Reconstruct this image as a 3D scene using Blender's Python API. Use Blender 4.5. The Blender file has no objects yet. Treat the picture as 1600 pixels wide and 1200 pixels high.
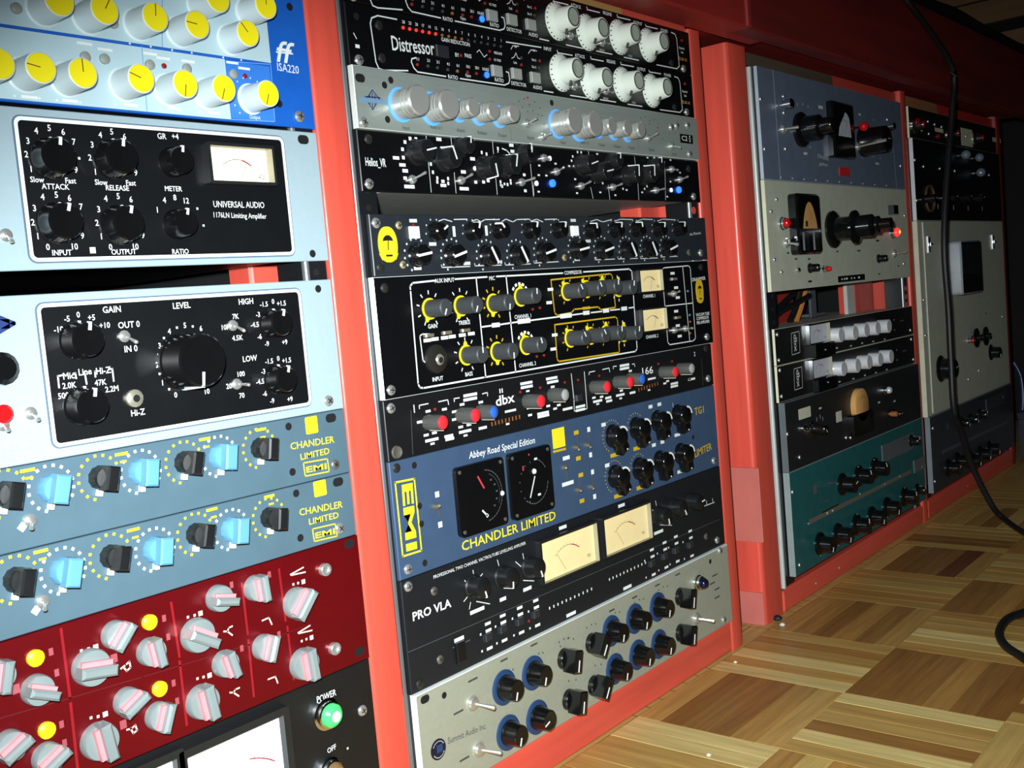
import bpy, bmesh, math, random
from mathutils import Vector, Matrix
random.seed(7)
S = bpy.context.scene
COL = S.collection
ZO = .58                                   # the floor is z = 0
# ------------------------------------------------------------ camera, world, flash, exposure
CAMP = Vector((-.51126, -.55542, -.17551 + ZO))
R_ = Vector((.63715337, -.76582908, -.0868413)); U_ = Vector((.11636437, -.01579789, .99308094)); D_ = Vector((.76190217, .6428501, -.07904954))
cam = bpy.data.cameras.new('camera'); co = bpy.data.objects.new('camera', cam); COL.objects.link(co)
m4 = Matrix((R_, U_, -D_)).transposed().to_4x4(); m4.translation = CAMP; co.matrix_world = m4
cam.sensor_width = 36; cam.lens = 36 * 1622.656 / 1600; cam.clip_start = .01
S.camera = co
wd = bpy.data.worlds.new('world'); S.world = wd; wd.use_nodes = True
wd.node_tree.nodes['Background'].inputs[0].default_value = (.55, .6, .7, 1)
wd.node_tree.nodes['Background'].inputs[1].default_value = .012
# the camera's own flash: a small lamp just left of and above the lens
fl = bpy.data.lights.new('camera_flash', 'SPOT'); fo = bpy.data.objects.new('camera_flash', fl); COL.objects.link(fo)
fl.energy = 66; fl.spot_size = math.radians(76); fl.spot_blend = 1; fl.shadow_soft_size = .009; fl.color = (.93, .98, 1)
fo.location = CAMP - R_ * .018 + U_ * .034 + D_ * .01
aim = (D_ * 1 + R_ * .10 - U_ * .17).normalized()
fo.rotation_euler = (-aim).to_track_quat('Z', 'Y').to_euler(); fo.scale = (1.45, 1, 1)     # a compact camera's flash throws a wide, low beam
vs = S.view_settings; S.display_settings.display_device = 'sRGB'
vs.view_transform = 'Standard'; vs.look = 'None'; vs.exposure = 0; vs.gamma = 1; vs.use_curve_mapping = False

# ------------------------------------------------------------ materials
def lin(c): return tuple((x / 12.92 if x <= .04045 else ((x + .055) / 1.055) ** 2.4) for x in (v / 255 for v in c))
MT = {}
def mat(name, col, rough=.5, metal=0, var=.06, scale=60, emit=0, stretch=None, bump=0, spec=.5, trans=0):
    m = bpy.data.materials.new(name); m.use_nodes = True; nt = m.node_tree; n = nt.nodes; b = n['Principled BSDF']
    c = lin(col)
    b.inputs['Roughness'].default_value = rough; b.inputs['Metallic'].default_value = metal; b.inputs['Specular IOR Level'].default_value = spec
    if trans: b.inputs['Transmission Weight'].default_value = trans
    tc = n.new('ShaderNodeTexCoord'); mp = n.new('ShaderNodeMapping'); nz = n.new('ShaderNodeTexNoise')
    nt.links.new(tc.outputs['Object'], mp.inputs[0]); nt.links.new(mp.outputs[0], nz.inputs[0])
    if stretch: mp.inputs['Scale'].default_value = stretch
    nz.inputs['Scale'].default_value = scale; nz.inputs['Detail'].default_value = 4
    rp = n.new('ShaderNodeValToRGB'); e = rp.color_ramp.elements
    e[0].position = .3; e[1].position = .7
    e[0].color = (*[x * (1 - var) for x in c], 1); e[1].color = (*[min(1, x * (1 + var)) for x in c], 1)
    nt.links.new(nz.outputs[0], rp.inputs[0]); nt.links.new(rp.outputs[0], b.inputs['Base Color'])
    if bump:
        bp = n.new('ShaderNodeBump'); bp.inputs['Strength'].default_value = bump; bp.inputs['Distance'].default_value = .001
        nt.links.new(nz.outputs[0], bp.inputs['Height']); nt.links.new(bp.outputs[0], b.inputs['Normal'])
    if emit:
        b.inputs['Emission Color'].default_value = (*c, 1); b.inputs['Emission Strength'].default_value = emit
    MT[name] = m; return m
WOODST = (40, 40, 2.2)
for a in [
 ('red_paint_falloff', (112, 30, 26), .55, 0, .25, 1, 0, (4, 60, 40), .3), ('lip_steel', (190, 200, 196), .35, .2),
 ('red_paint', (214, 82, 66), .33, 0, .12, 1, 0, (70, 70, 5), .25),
 ('red_batten', (150, 52, 46), .5, 0, .12, 1, 0, (60, 60, 5), .2), ('red_paint_h', (216, 84, 68), .42, 0, .12, 1, 0, (5, 70, 70), .25), ('shade_black', (7, 7, 8), .9, 0), ('rail_black', (26, 28, 31), .35, .2), ('side_sheen', (176, 184, 190), .35, .3),
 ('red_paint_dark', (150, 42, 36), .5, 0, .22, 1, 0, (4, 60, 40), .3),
 ('red_scuffed', (196, 108, 98), .6, 0, .12, 30, 0, (1, 1, .3), .2),
 ('bare_wood', (176, 122, 66), .6, 0, .15, 1, 0, (6, 90, 90), .2),
 ('bare_wood_dark', (96, 78, 60), .6, 0, .2, 1, 0, (6, 90, 90), .2),
 ('rail_steel', (120, 126, 128), .3, .55, .05, 40), ('rail_hole', (6, 6, 7), .8, 0),
 ('black_void', (8, 8, 9), .9, 0), ('steel_dark', (44, 47, 50), .5, .3), ('grey_cover', (196, 196, 186), .5, .2),
 ('isa_pale', (186, 214, 222), .45, 0, .02), ('isa_blue', (24, 94, 190), .45, 0, .05), ('isa_blue2', (56, 128, 222), .45, 0, .03), ('isa_line', (110, 160, 214), .6, 0), ('isa_line2', (120, 170, 236), .6, 0),
 ('pale_plastic', (216, 232, 234), .35, 0, .02), ('yellow_cap', (250, 236, 30), .4, 0, .02), ('brown_line', (120, 70, 20), .6, 0),
 ('white', (232, 240, 236), .6, 0, .02), ('white_hi', (235, 238, 235), .6, 0, .02), ('yellow', (246, 226, 36), .55, 0, .04), ('gold', (206, 172, 28), .55, 0, .06), ('orange', (220, 150, 50), .6, 0),
 ('grey_button', (150, 156, 150), .5, 0), ('dark_button', (38, 40, 44), .5, 0), ('white_button', (246, 250, 248), .4, 0), ('steel_btn', (150, 140, 120), .35, .5), ('rocker_black', (16, 17, 18), .3, 0),
 ('red_led', (140, 34, 34), .3, 0), ('red_led_lit', (236, 50, 44), .3, 0, 0, 1, .9), ('amber_led', (150, 92, 44), .3, 0), ('dark_led', (60, 62, 58), .3, 0), ('blue_led_lit', (36, 100, 255), .3, 0, 0, 1, 2.2), ('blue_led', (70, 150, 170), .3, 0), ('white_led', (240, 246, 255), .3, 0, 0, 1, .5),
 ('ua_silver', (164, 187, 196), .42, .15, .02, 200), ('black_panel', (13, 15, 17), .38, 0, .1), ('engraved_white', (238, 246, 246), .5, 0), ('groove_grey', (88, 108, 128), .5, 0),
 ('black_gloss', (13, 14, 15), .16, 0, .1), ('knob_black', (24, 26, 27), .3, 0, .1), ('black_satin', (17, 18, 20), .45, 0, .1), ('black_gloss_panel', (11, 12, 14), .3, 0, .1),
 ('jack_metal', (190, 190, 170), .3, .7), ('jack_dark', (34, 33, 30), .4, 0), ('hole_black', (5, 5, 6), .9, 0), ('chrome', (215, 218, 220), .12, 1, .02), ('bright_metal', (220, 222, 218), .22, .8, .02), ('screw_silver', (205, 208, 206), .28, .75, .1, 300), ('steel_dull', (120, 118, 108), .4, .6), ('brass', (176, 164, 124), .4, .5), ('screw_dark', (48, 48, 46), .4, .4),
 ('logo_navy', (28, 52, 110), .5, 0), ('print_blue', (150, 182, 204), .7, 0), ('print_dark', (64, 68, 66), .7, 0), ('grey_print', (204, 210, 206), .6, 0), ('grey_dim', (74, 80, 84), .6, 0), ('pale_print', (206, 200, 186), .6, 0), ('pale_dim', (150, 70, 78), .6, 0), ('black_ink', (14, 14, 15), .7, 0),
 ('chandler_blue', (76, 102, 115), .5, .05, .04), ('knob_lightblue', (92, 150, 188), .4, 0, .04),
 ('red_anod', (108, 9, 17), .36, .45, .08, 20), ('red_ridge', (160, 30, 40), .35, .3), ('red_groove', (84, 10, 14), .5, 0), ('knob_grey', (134, 148, 148), .32, .2, .04), ('yellow_button', (244, 214, 24), .35, 0), ('red_stripe', (226, 140, 146), .4, 0),
 ('cream_knob', (226, 236, 224), .4, 0, .02), ('cap_grey', (170, 176, 160), .5, 0), ('knob_silver', (204, 206, 200), .26, .6, .02), ('led_ring', (96, 176, 255), .4, 0, 0, 1, .2), ('led_glow_print', (104, 146, 178), .5, 0),
 ('silver_panel', (146, 156, 150), .42, .25, .05, 260, 0, (.08, 1, 1)), ('silver_edge', (216, 226, 218), .4, .1), ('edge_highlight', (226, 240, 240), .35, .1),  # last one puts a panel edge highlight into the side colour
 ('charcoal', (38, 43, 49), .42, .1, .06), ('drawmer_grey', (56, 60, 62), .5, 0, .06), ('dbx_grey', (70, 72, 69), .5, 0, .1), ('cap_red', (222, 44, 54), .35, 0), ('cap_blue', (44, 96, 190), .35, 0), ('cap_greyish', (150, 154, 150), .35, 0),
 ('tg_blue', (58, 80, 108), .45, 0, .05), ('vla_dark', (26, 30, 34), .42, .1, .06), ('summit_silver', (160, 164, 146), .45, .15, .04, 200), ('summit_edge', (236, 244, 240), .4, .05), ('ring_blue', (36, 64, 104), .4, 0), ('navy_jewel', (16, 20, 44), .1, 0), 
 ('meter_cream', (252, 232, 172), .5, 0, .03), ('meter_white', (236, 244, 246), .5, 0, .01, 20, .45), ('meter_lit', (250, 238, 206), .5, 0, .02, 20, .35), ('meter_frame', (30, 32, 33), .35, 0), ('meter_wall', (150, 146, 124), .45, 0), ('needle_red', (205, 60, 70), .5, 0), ('meter_tan', (206, 158, 92), .5, 0, .08), ('meter_pale', (190, 198, 206), .5, 0, .1, 150),
 ('sta_blue', (102, 116, 136), .4, .1, .06), ('sta_edge', (196, 208, 220), .4, .2), ('cream_panel', (186, 192, 174), .5, 0, .05), ('cream_edge', (222, 222, 192), .5, 0), ('la_black', (27, 30, 32), .45, 0, .1), ('la_edge', (104, 112, 116), .45, .2), ('pul_green', (27, 94, 96), .42, .1, .1), ('pul_edge', (176, 190, 190), .35, .4), ('bar_grey', (112, 112, 100), .5, .2), ('handle_steel', (110, 120, 124), .35, .4), ('handle_steel_d', (70, 76, 84), .4, .3), ('pul_mark', (92, 84, 92), .6, 0),
 ('grey_panel', (180, 184, 168), .5, 0, .06), ('grey_edge', (206, 206, 180), .5, 0), ('chrome_edge', (230, 236, 240), .25, .2), ('navy_panel', (44, 51, 58), .45, 0, .1), ('navy_edge', (136, 146, 154), .4, .3), ('navy_bar', (72, 78, 88), .5, 0), ('label_cream', (206, 206, 186), .6, 0), ('red_print', (200, 40, 34), .5, 0), ('silver_dot', (200, 205, 205), .3, .6),
 ('red_jewel', (190, 20, 24), .12, 0), ('red_dark', (120, 20, 18), .2, 0), ('red_glow', (255, 40, 40), .2, 0, 0, 1, 2.2), ('lamp_core', (255, 210, 60), .2, 0, 0, 1, 4), ('green_glow', (70, 205, 110), .2, 0, 0, 1, .35), ('brown_jewel', (120, 96, 60), .25, 0), ('clear_jewel', (210, 220, 228), .1, .4), ('dome_glass', (120, 136, 152), .08, .3), ('brass_dim', (110, 92, 66), .35, .4), ('silver_satin', (232, 236, 240), .3, .3),
 ('cable_black', (11, 12, 14), .55, 0), ('cable_orange', (190, 120, 50), .5, 0), ('cable_white', (170, 180, 200), .5, 0), ('case_black', (22, 24, 27), .5, 0), ('duct_white', (190, 196, 188), .5, 0), ('bracket_grey', (92, 98, 104), .45, .3), ('wall_dark', (18, 16, 14), .8, 0), ('plank_tan', (150, 112, 74), .6, 0, .15, 1, 0, (60, 6, 60)), ('plank_grey', (96, 84, 70), .6, 0, .2, 1, 0, (60, 6, 60)), ('crumb_white', (220, 220, 210), .6, 0), ('crumb_dark', (70, 60, 54), .7, 0),
]: mat(*a)

def painted(name, xcut, wood, red, flip=False):      # a board painted red only along part of its length
    m = bpy.data.materials.new(name); m.use_nodes = True; nt = m.node_tree; n = nt.nodes; b = n['Principled BSDF']
    tc = n.new('ShaderNodeTexCoord'); sp = n.new('ShaderNodeSeparateXYZ'); nz = n.new('ShaderNodeTexNoise'); nz.inputs['Scale'].default_value = 45
    ad = n.new('ShaderNodeMath'); ad.operation = 'MULTIPLY_ADD'; ad.inputs[1].default_value = .05
    gt = n.new('ShaderNodeMath'); gt.operation = 'GREATER_THAN'; gt.inputs[1].default_value = xcut + .025
    mx = n.new('ShaderNodeMix'); mx.data_type = 'RGBA'
    mp = n.new('ShaderNodeMapping'); mp.inputs['Scale'].default_value = (6, 90, 90); g = n.new('ShaderNodeTexNoise'); g.inputs['Scale'].default_value = 1
    rp = n.new('ShaderNodeValToRGB'); c = lin(wood); rp.color_ramp.elements[0].color = (*[x * .75 for x in c], 1); rp.color_ramp.elements[1].color = (*[x * 1.2 for x in c], 1)
    L = nt.links.new
    L(tc.outputs['Object'], sp.inputs[0]); L(tc.outputs['Object'], nz.inputs[0]); L(tc.outputs['Object'], mp.inputs[0]); L(mp.outputs[0], g.inputs[0]); L(g.outputs[0], rp.inputs[0])
    L(nz.outputs[0], ad.inputs[0]); L(sp.outputs[0], ad.inputs[2]); L(ad.outputs[0], gt.inputs[0]); L(gt.outputs[0], mx.inputs[0])
    L(rp.outputs[0], mx.inputs[6]); mx.inputs[7].default_value = (*lin(red), 1); L(mx.outputs[2], b.inputs['Base Color']); b.inputs['Roughness'].default_value = .5
    MT[name] = m
painted('rail_paint_centre', .365, (186, 140, 84), (216, 84, 68)); painted('rail_paint_right', .89, (92, 80, 66), (200, 74, 62)); painted('rail_paint_far', 1.315, (170, 120, 78), (190, 52, 44))

def parquet(name, cols):
    m = bpy.data.materials.new(name); m.use_nodes = True; nt = m.node_tree; n = nt.nodes; b = n['Principled BSDF']; L = nt.links.new
    oi = n.new('ShaderNodeObjectInfo'); rp = n.new('ShaderNodeValToRGB'); e = rp.color_ramp.elements
    while len(e) < len(cols): e.new(.5)
    for i, c in enumerate(cols): e[i].position = i / max(1, len(cols) - 1); e[i].color = (*lin(c), 1)
    L(oi.outputs['Random'], rp.inputs[0])
    tc = n.new('ShaderNodeTexCoord'); ad = n.new('ShaderNodeVectorMath'); ad.operation = 'ADD'; mp = n.new('ShaderNodeMapping'); mp.inputs['Scale'].default_value = (9, 130, 20)
    cb = n.new('ShaderNodeCombineXYZ'); ml = n.new('ShaderNodeMath'); ml.operation = 'MULTIPLY'; ml.inputs[1].default_value = 40
    L(oi.outputs['Random'], ml.inputs[0]); L(ml.outputs[0], cb.inputs[0]); L(ml.outputs[0], cb.inputs[1])
    L(tc.outputs['Object'], mp.inputs[0]); L(mp.outputs[0], ad.inputs[0]); L(cb.outputs[0], ad.inputs[1])
    nz = n.new('ShaderNodeTexNoise'); nz.inputs['Scale'].default_value = 1.2; nz.inputs['Detail'].default_value = 6; L(ad.outputs[0], nz.inputs[0])
    hs = n.new('ShaderNodeHueSaturation'); mr = n.new('ShaderNodeMapRange'); mr.inputs[1].default_value = .25; mr.inputs[2].default_value = .75; mr.inputs[3].default_value = .72; mr.inputs[4].default_value = 1.22
    L(nz.outputs[0], mr.inputs[0]); L(mr.outputs[0], hs.inputs['Value']); L(rp.outputs[0], hs.inputs['Color']); L(hs.outputs[0], b.inputs['Base Color'])
    b.inputs['Roughness'].default_value = .42; MT[name] = m
parquet('parquet_mix', [(177, 143, 79), (188, 155, 86), (167, 128, 66), (196, 167, 99), (181, 140, 73), (160, 116, 58)])
parquet('parquet_dark', [(143, 102, 49), (133, 92, 43), (148, 107, 54)]); parquet('parquet_red', [(110, 63, 33), (99, 56, 31)]); parquet('parquet_pale', [(212, 191, 124), (204, 181, 115)])

# ------------------------------------------------------------ mesh helpers
class MB:
    def __init__(s): s.v = []; s.f = []; s.mi = []
    def add(s, vs, fs, mi=0):
        o = len(s.v); s.v += [tuple(v) for v in vs]; s.f += [tuple(i + o for i in f) for f in fs]; s.mi += [mi] * len(fs); return s
    def box(s, x0, x1, y0, y1, z0, z1, c=0, mi=0, side=None):      # y0 is the front; c chamfers the four front edges
        sd = mi if side is None else side
        if not c:
            s.add([(x0, y0, z0), (x1, y0, z0), (x1, y0, z1), (x0, y0, z1), (x0, y1, z0), (x1, y1, z0), (x1, y1, z1), (x0, y1, z1)], [(0, 1, 2, 3)], mi)
            o = len(s.v) - 8; fs = [(4, 7, 6, 5), (0, 4, 5, 1), (3, 2, 6, 7), (0, 3, 7, 4), (1, 5, 6, 2)]
        else:
            s.add([(x0 + c, y0, z0 + c), (x1 - c, y0, z0 + c), (x1 - c, y0, z1 - c), (x0 + c, y0, z1 - c), (x0, y0 + c, z0), (x1, y0 + c, z0), (x1, y0 + c, z1), (x0, y0 + c, z1), (x0, y1, z0), (x1, y1, z0), (x1, y1, z1), (x0, y1, z1)], [(0, 1, 2, 3)], mi)
            o = len(s.v) - 12; fs = [(0, 4, 5, 1), (1, 5, 6, 2), (2, 6, 7, 3), (3, 7, 4, 0), (4, 8, 9, 5), (5, 9, 10, 6), (6, 10, 11, 7), (7, 11, 8, 4), (8, 11, 10, 9)]
        s.f += [tuple(i + o for i in f) for f in fs]; s.mi += [sd] * len(fs); return s
    def lathe(s, prof, n=24, cx=0, cz=0, y=0, mi=0, fl=None):        # profile of (radius, distance towards the viewer)
        vs = []; fs = []
        for j, (r, d) in enumerate(prof):
            for i in range(n):
                a = 2 * math.pi * i / n; q = r
                if fl and fl[0] <= j <= fl[1]: q = r * (1 - fl[2] * (i % 2))
                vs.append((cx + q * math.sin(a), y - d, cz + q * math.cos(a)))
        for j in range(len(prof) - 1):
            for i in range(n):
                k = (i + 1) % n; fs.append((j * n + i, j * n + k, (j + 1) * n + k, (j + 1) * n + i))
        fs.append(tuple((len(prof) - 1) * n + i for i in range(n)))
        return s.add(vs, fs, mi)
    def prism(s, pts, y0, y1, mi=0, side=None):                       # outline in x, z; y0 front, y1 back
        n = len(pts); sd = mi if side is None else side
        s.add([(p[0], y0, p[1]) for p in pts] + [(p[0], y1, p[1]) for p in pts], [tuple(range(n))], mi)
        o = len(s.v) - 2 * n
        fs = [(i + o, i + n + o, (i + 1) % n + n + o, (i + 1) % n + o) for i in range(n)]
        s.f += fs; s.mi += [sd] * n; return s
    def frame(s, o_, i_, y0, y1, mi=0, inner=None):                    # ring between two outlines with equal point counts
        n = len(o_); im = mi if inner is None else inner
        s.add([(p[0], y0, p[1]) for p in o_] + [(p[0], y0, p[1]) for p in i_] + [(p[0], y1, p[1]) for p in o_] + [(p[0], y1, p[1]) for p in i_], [])
        b = len(s.v) - 4 * n
        for i in range(n):
            k = (i + 1) % n
            s.f += [(b + i, b + k, b + n + k, b + n + i), (b + i, b + 2 * n + i, b + 2 * n + k, b + k), (b + n + i, b + n + k, b + 3 * n + k, b + 3 * n + i)]; s.mi += [mi, mi, im]
        return s
    def tube(s, pts, r, n=8, mi=0):
        pts = [Vector(p) for p in pts]; vs = []; fs = []; up = Vector((0, 0, 1))
        for i, p in enumerate(pts):
            t = (pts[min(i + 1, len(pts) - 1)] - pts[max(i - 1, 0)]).normalized()
            a = t.cross(up if abs(t.z) < .9 else Vector((0, 1, 0))).normalized(); b = a.cross(t)
            rr = r[i] if isinstance(r, (list, tuple)) else r
            vs += [p + (a * math.cos(2 * math.pi * j / n) + b * math.sin(2 * math.pi * j / n)) * rr for j in range(n)]
        for i in range(len(pts) - 1):
            for j in range(n):
                k = (j + 1) % n; fs.append((i * n + j, i * n + k, (i + 1) * n + k, (i + 1) * n + j))
        fs += [tuple(range(n)), tuple((len(pts) - 1) * n + j for j in range(n))]
        return s.add(vs, fs, mi)
    def mesh(s, name, mats, smooth=True):
        me = bpy.data.meshes.new(name); me.from_pydata(s.v, [], s.f)
        for m in (mats if isinstance(mats, (list, tuple)) else [mats]): me.materials.append(MT[m])
        me.polygons.foreach_set('material_index', s.mi)
        bm = bmesh.new(); bm.from_mesh(me); bmesh.ops.recalc_face_normals(bm, faces=bm.faces); bm.to_mesh(me); bm.free()
        if smooth:
            me.polygons.foreach_set('use_smooth', [True] * len(me.polygons)); me.set_sharp_from_angle(angle=.6)
        return me
def obj(name, me, parent=None, loc=(0, 0, 0), rot=None):
    o = bpy.data.objects.new(name, me); COL.objects.link(o); o.location = loc
    if rot: o.rotation_euler = rot
    if parent: o.parent = parent
    return o
def tag(o, label, cat, group=None):
    o['label'] = label; o['category'] = cat
    if group: o['group'] = group
    return o
def thing(name, label, cat, loc, group=None):
    return tag(obj(name, None, None, loc), label, cat, group)
def rrect(x0, x1, z0, z1, r=0, n=4):
    if r <= 0: return [(x0, z0), (x1, z0), (x1, z1), (x0, z1)]
    o = []
    for cx, cz, a in ((x0 + r, z0 + r, 180), (x1 - r, z0 + r, 270), (x1 - r, z1 - r, 0), (x0 + r, z1 - r, 90)):
        for i in range(n + 1):
            t = math.radians(a + 90 * i / n); o.append((cx + r * math.cos(t), cz + r * math.sin(t)))
    return o
def spline(pts, n=8):
    P = [Vector(p) for p in pts]; o = []
    for i in range(len(P) - 1):
        a, b, c, d = P[max(i - 1, 0)], P[i], P[i + 1], P[min(i + 2, len(P) - 1)]
        for k in range(n):
            t = k / n; o.append(.5 * ((2 * b) + (c - a) * t + (2 * a - 5 * b + 4 * c - d) * t * t + (3 * b - a - 3 * c + d) * t ** 3))
    return o + [P[-1]]
# ------------------------------------------------------------ room
def struct(name, me, parent=None, loc=(0, 0, 0)):
    o = obj(name, me, parent, loc); o['kind'] = 'structure'; return o
floor = struct('floor', MB().box(-2.2, 2.4, -2.2, .9, -.08, -.009).mesh('floor', 'crumb_dark', 0))
struct('wall_back', MB().box(-2.2, 2.4, .9, 1.0, -.08, 2.3).mesh('wall_back', 'wall_dark', 0))
wr = struct('wall_right', MB().box(2.42, 2.5, -2.2, 1.0, -.08, 2.3).mesh('wall_right', 'wall_dark', 0))
struct('ceiling', MB().box(-2.2, 2.5, -2.2, 1.0, 2.3, 2.4).mesh('ceiling', 'wall_dark', 0))
z = .92
while z < 1.2:                                         # wide boards nailed across the end wall
    k = MB().box(2.398, 2.42, -2.19, .88, z, z + .056, 0).mesh('wall_plank', 'plank_tan' if int(z * 100) % 3 else 'plank_grey', 0)
    obj('wall_plank', k, wr); z += .086 if .9 < z < 1.0 else .061
# parquet in basket weave: six strips to a tile
PX, PY = .1408, .1458
X0, Y0 = .4262, -.004
meX = MB().add([], []); 
def strip_mesh(l, w):
    c = .0003; m = MB()
    x0, x1, y0, y1 = -l / 2 + .0001, l / 2 - .0001, -w / 2 + .0001, w / 2 - .0001
    m.add([(x0 + c, y0 + c, 0), (x1 - c, y0 + c, 0), (x1 - c, y1 - c, 0), (x0 + c, y1 - c, 0), (x0, y0, -c), (x1, y0, -c), (x1, y1, -c), (x0, y1, -c), (x0, y0, -.009), (x1, y0, -.009), (x1, y1, -.009), (x0, y1, -.009)],
          [(0, 1, 2, 3), (0, 4, 5, 1), (1, 5, 6, 2), (2, 6, 7, 3), (3, 7, 4, 0), (4, 8, 9, 5), (5, 9, 10, 6), (6, 10, 11, 7), (7, 11, 8, 4)])
    return m
SM = {}
for mn in ('parquet_mix', 'parquet_dark', 'parquet_red', 'parquet_pale'):
    SM[mn, 0] = strip_mesh(PX, PY / 6).mesh('parquet_strip', mn, 0); SM[mn, 1] = strip_mesh(PY, PX / 6).mesh('parquet_strip', mn, 0)
SPEC = {(0, 0, 1): 'parquet_dark', (0, 0, 2): 'parquet_dark', (0, 0, 3): 'parquet_dark', (2, 0, 4): 'parquet_dark', (2, 0, 2): 'parquet_dark', (1, 1, 0): 'parquet_dark', (1, 1, 1): 'parquet_dark', (1, 1, 2): 'parquet_dark', (1, 1, 4): 'parquet_dark', (0, 1, 1): 'parquet_pale', (0, 1, 2): 'parquet_dark', (0, 1, 5): 'parquet_pale', (3, 1, 0): 'parquet_dark', (3, 1, 1): 'parquet_dark', (3, 1, 3): 'parquet_dark', (-1, 0, 5): 'parquet_pale', (-1, 0, 4): 'parquet_pale', (1, 0, 0): 'parquet_pale', (1, 0, 2): 'parquet_pale', (4, 0, 4): 'parquet_red', (4, 0, 1): 'parquet_dark', (4, 0, 2): 'parquet_dark', (5, 1, 2): 'parquet_dark', (5, 1, 3): 'parquet_dark', (1, 1, 5): 'parquet_dark', (2, 1, 2): 'parquet_pale', (4, 0, 3): 'parquet_dark', (5, 0, 1): 'parquet_dark', (5, 0, 2): 'parquet_dark', (6, 0, 3): 'parquet_dark', (0, 2, 2): 'parquet_dark', (1, 2, 1): 'parquet_dark'}
far = MB()
for i in range(-16, 14):                               # i = 0 is the tile from x .285 to .426
    for j in range(-5, 14):
        xa = X0 + (i - 1) * PX; ya = Y0 - j * PY
        seen = -2 <= i <= 8 and 0 <= j <= 2
        along = (i + j) % 2 == 0
        if ya - PY < -2.15 or ya > .85: continue
        for k in range(6):
            if along: loc = (xa + PX / 2, ya - (k + .5) * PY / 6, 0)
            else: loc = (xa + (k + .5) * PX / 6, ya - PY / 2, 0)
            if seen:
                o = obj('parquet_strip', SM[SPEC.get((i, j, k), 'parquet_mix'), 0 if along else 1], floor, (loc[0], loc[1], random.uniform(-.0002, 0)), None if along else (0, 0, math.pi / 2))
            else:
                hx, hy = (PX / 2, PY / 12) if along else (PX / 12, PY / 2)
                hx -= .0004; hy -= .0004
                far.add([(loc[0] - hx, loc[1] - hy, -.0004), (loc[0] + hx, loc[1] - hy, -.0004), (loc[0] + hx, loc[1] + hy, -.0004), (loc[0] - hx, loc[1] + hy, -.0004)], [(0, 1, 2, 3)])
fo_ = obj('parquet_field', far.mesh('parquet_field', 'parquet_mix', 0), floor); fo_['kind'] = 'stuff'
for x, y, h, mn, lab in ((.5835, -.012, .0035, 'crumb_white', 'white crumb on the floor before the gap between the cabinets'), (.452, -.02, .0022, 'crumb_white', 'white crumb at the foot of the left cabinet corner'), (.243, -.104, .0022, 'crumb_white', 'white crumb on the pale parquet in front of the left cabinet'), (.6, .002, .006, 'case_black', 'small black plug lying at the corner of the right cabinet')):
    n = 7; m = MB(); m.lathe([(h * .7, 0), (h, h * .3), (h * .7, h * .8), (h * .2, h)], n)
    me = m.mesh('crumb', mn, 0); me.transform(Matrix.Rotation(-math.pi / 2, 4, 'X'))
    tag(obj('crumb' if mn != 'case_black' else 'plug', me, None, (x, y, 0)), lab, 'debris')

# ------------------------------------------------------------ cabinets
def board(name, parent, x0, x1, y0, y1, z0, z1, mn, c=.0025, lab=None):
    o = obj(name, MB().box(x0, x1, y0, y1, z0, z1, c).mesh(name, mn, 0), parent)
    if lab: o['label'] = lab
    return o
cabL = thing('rack_cabinet', 'red painted wooden rack cabinet holding the two nearest racks', 'cabinet', (-.28, .2, 0))
cabR = thing('rack_cabinet', 'red painted wooden rack cabinet holding the two far racks on the right', 'cabinet', (1.12, .2, 0))
cabL.location = cabR.location = (0, 0, 0)
TOP = .6735
def rails(par, xs, y, z0, z1):
    for xa, xb in xs:
        m = MB(); c = .0035                              # steel angle with a rounded front edge
        pr = [(xa + c - c * math.cos(t * math.pi / 8), y + c - c * math.sin(t * math.pi / 8)) for t in range(5)] + [(xb, y), (xb, y + .03), (xa, y + .03)]
        n = len(pr); m.add([(p[0], p[1], z0) for p in pr] + [(p[0], p[1], z1) for p in pr], [(i, (i + 1) % n, (i + 1) % n + n, i + n) for i in range(n)] + [tuple(range(n)), tuple(range(n, 2 * n))]); m.mi[:4] = [1] * 4
        r = obj('rack_rail', m.mesh('rack_rail', ['rail_black', 'rail_steel']), par)
        h = MB(); zc = z0 + .012; k = 0; xm = xb - .009 if xa + .02 < xb else (xa + xb) / 2
        while zc < z1 - .01:
            h.lathe([(.0027, 0), (.0027, .0003)], 8, xm, zc, y); zc += (.0159, .0159, .0127)[k % 3]; k += 1
        obj('rail_holes', h.mesh('rail_holes', 'rail_hole'), r)['kind'] = 'stuff'
def upright(name, parent, x0, x1, y0, y1, z0, z1, mn, r=.0035):     # vertical board with rounded front arrises
    a = [math.pi / 8 * k for k in range(5)]
    pr = [(x0 + r - r * math.cos(t), y0 + r - r * math.sin(t)) for t in a] + [(x1 - r + r * math.sin(t), y0 + r - r * math.cos(t)) for t in a] + [(x1, y1), (x0, y1)]
    n = len(pr); m = MB().add([(p[0], p[1], z0) for p in pr] + [(p[0], p[1], z1) for p in pr], [(i, (i + 1) % n, (i + 1) % n + n, i + n) for i in range(n)] + [tuple(range(n)), tuple(range(n, 2 * n))])
    return obj(name, m.mesh(name, mn), parent)
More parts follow.
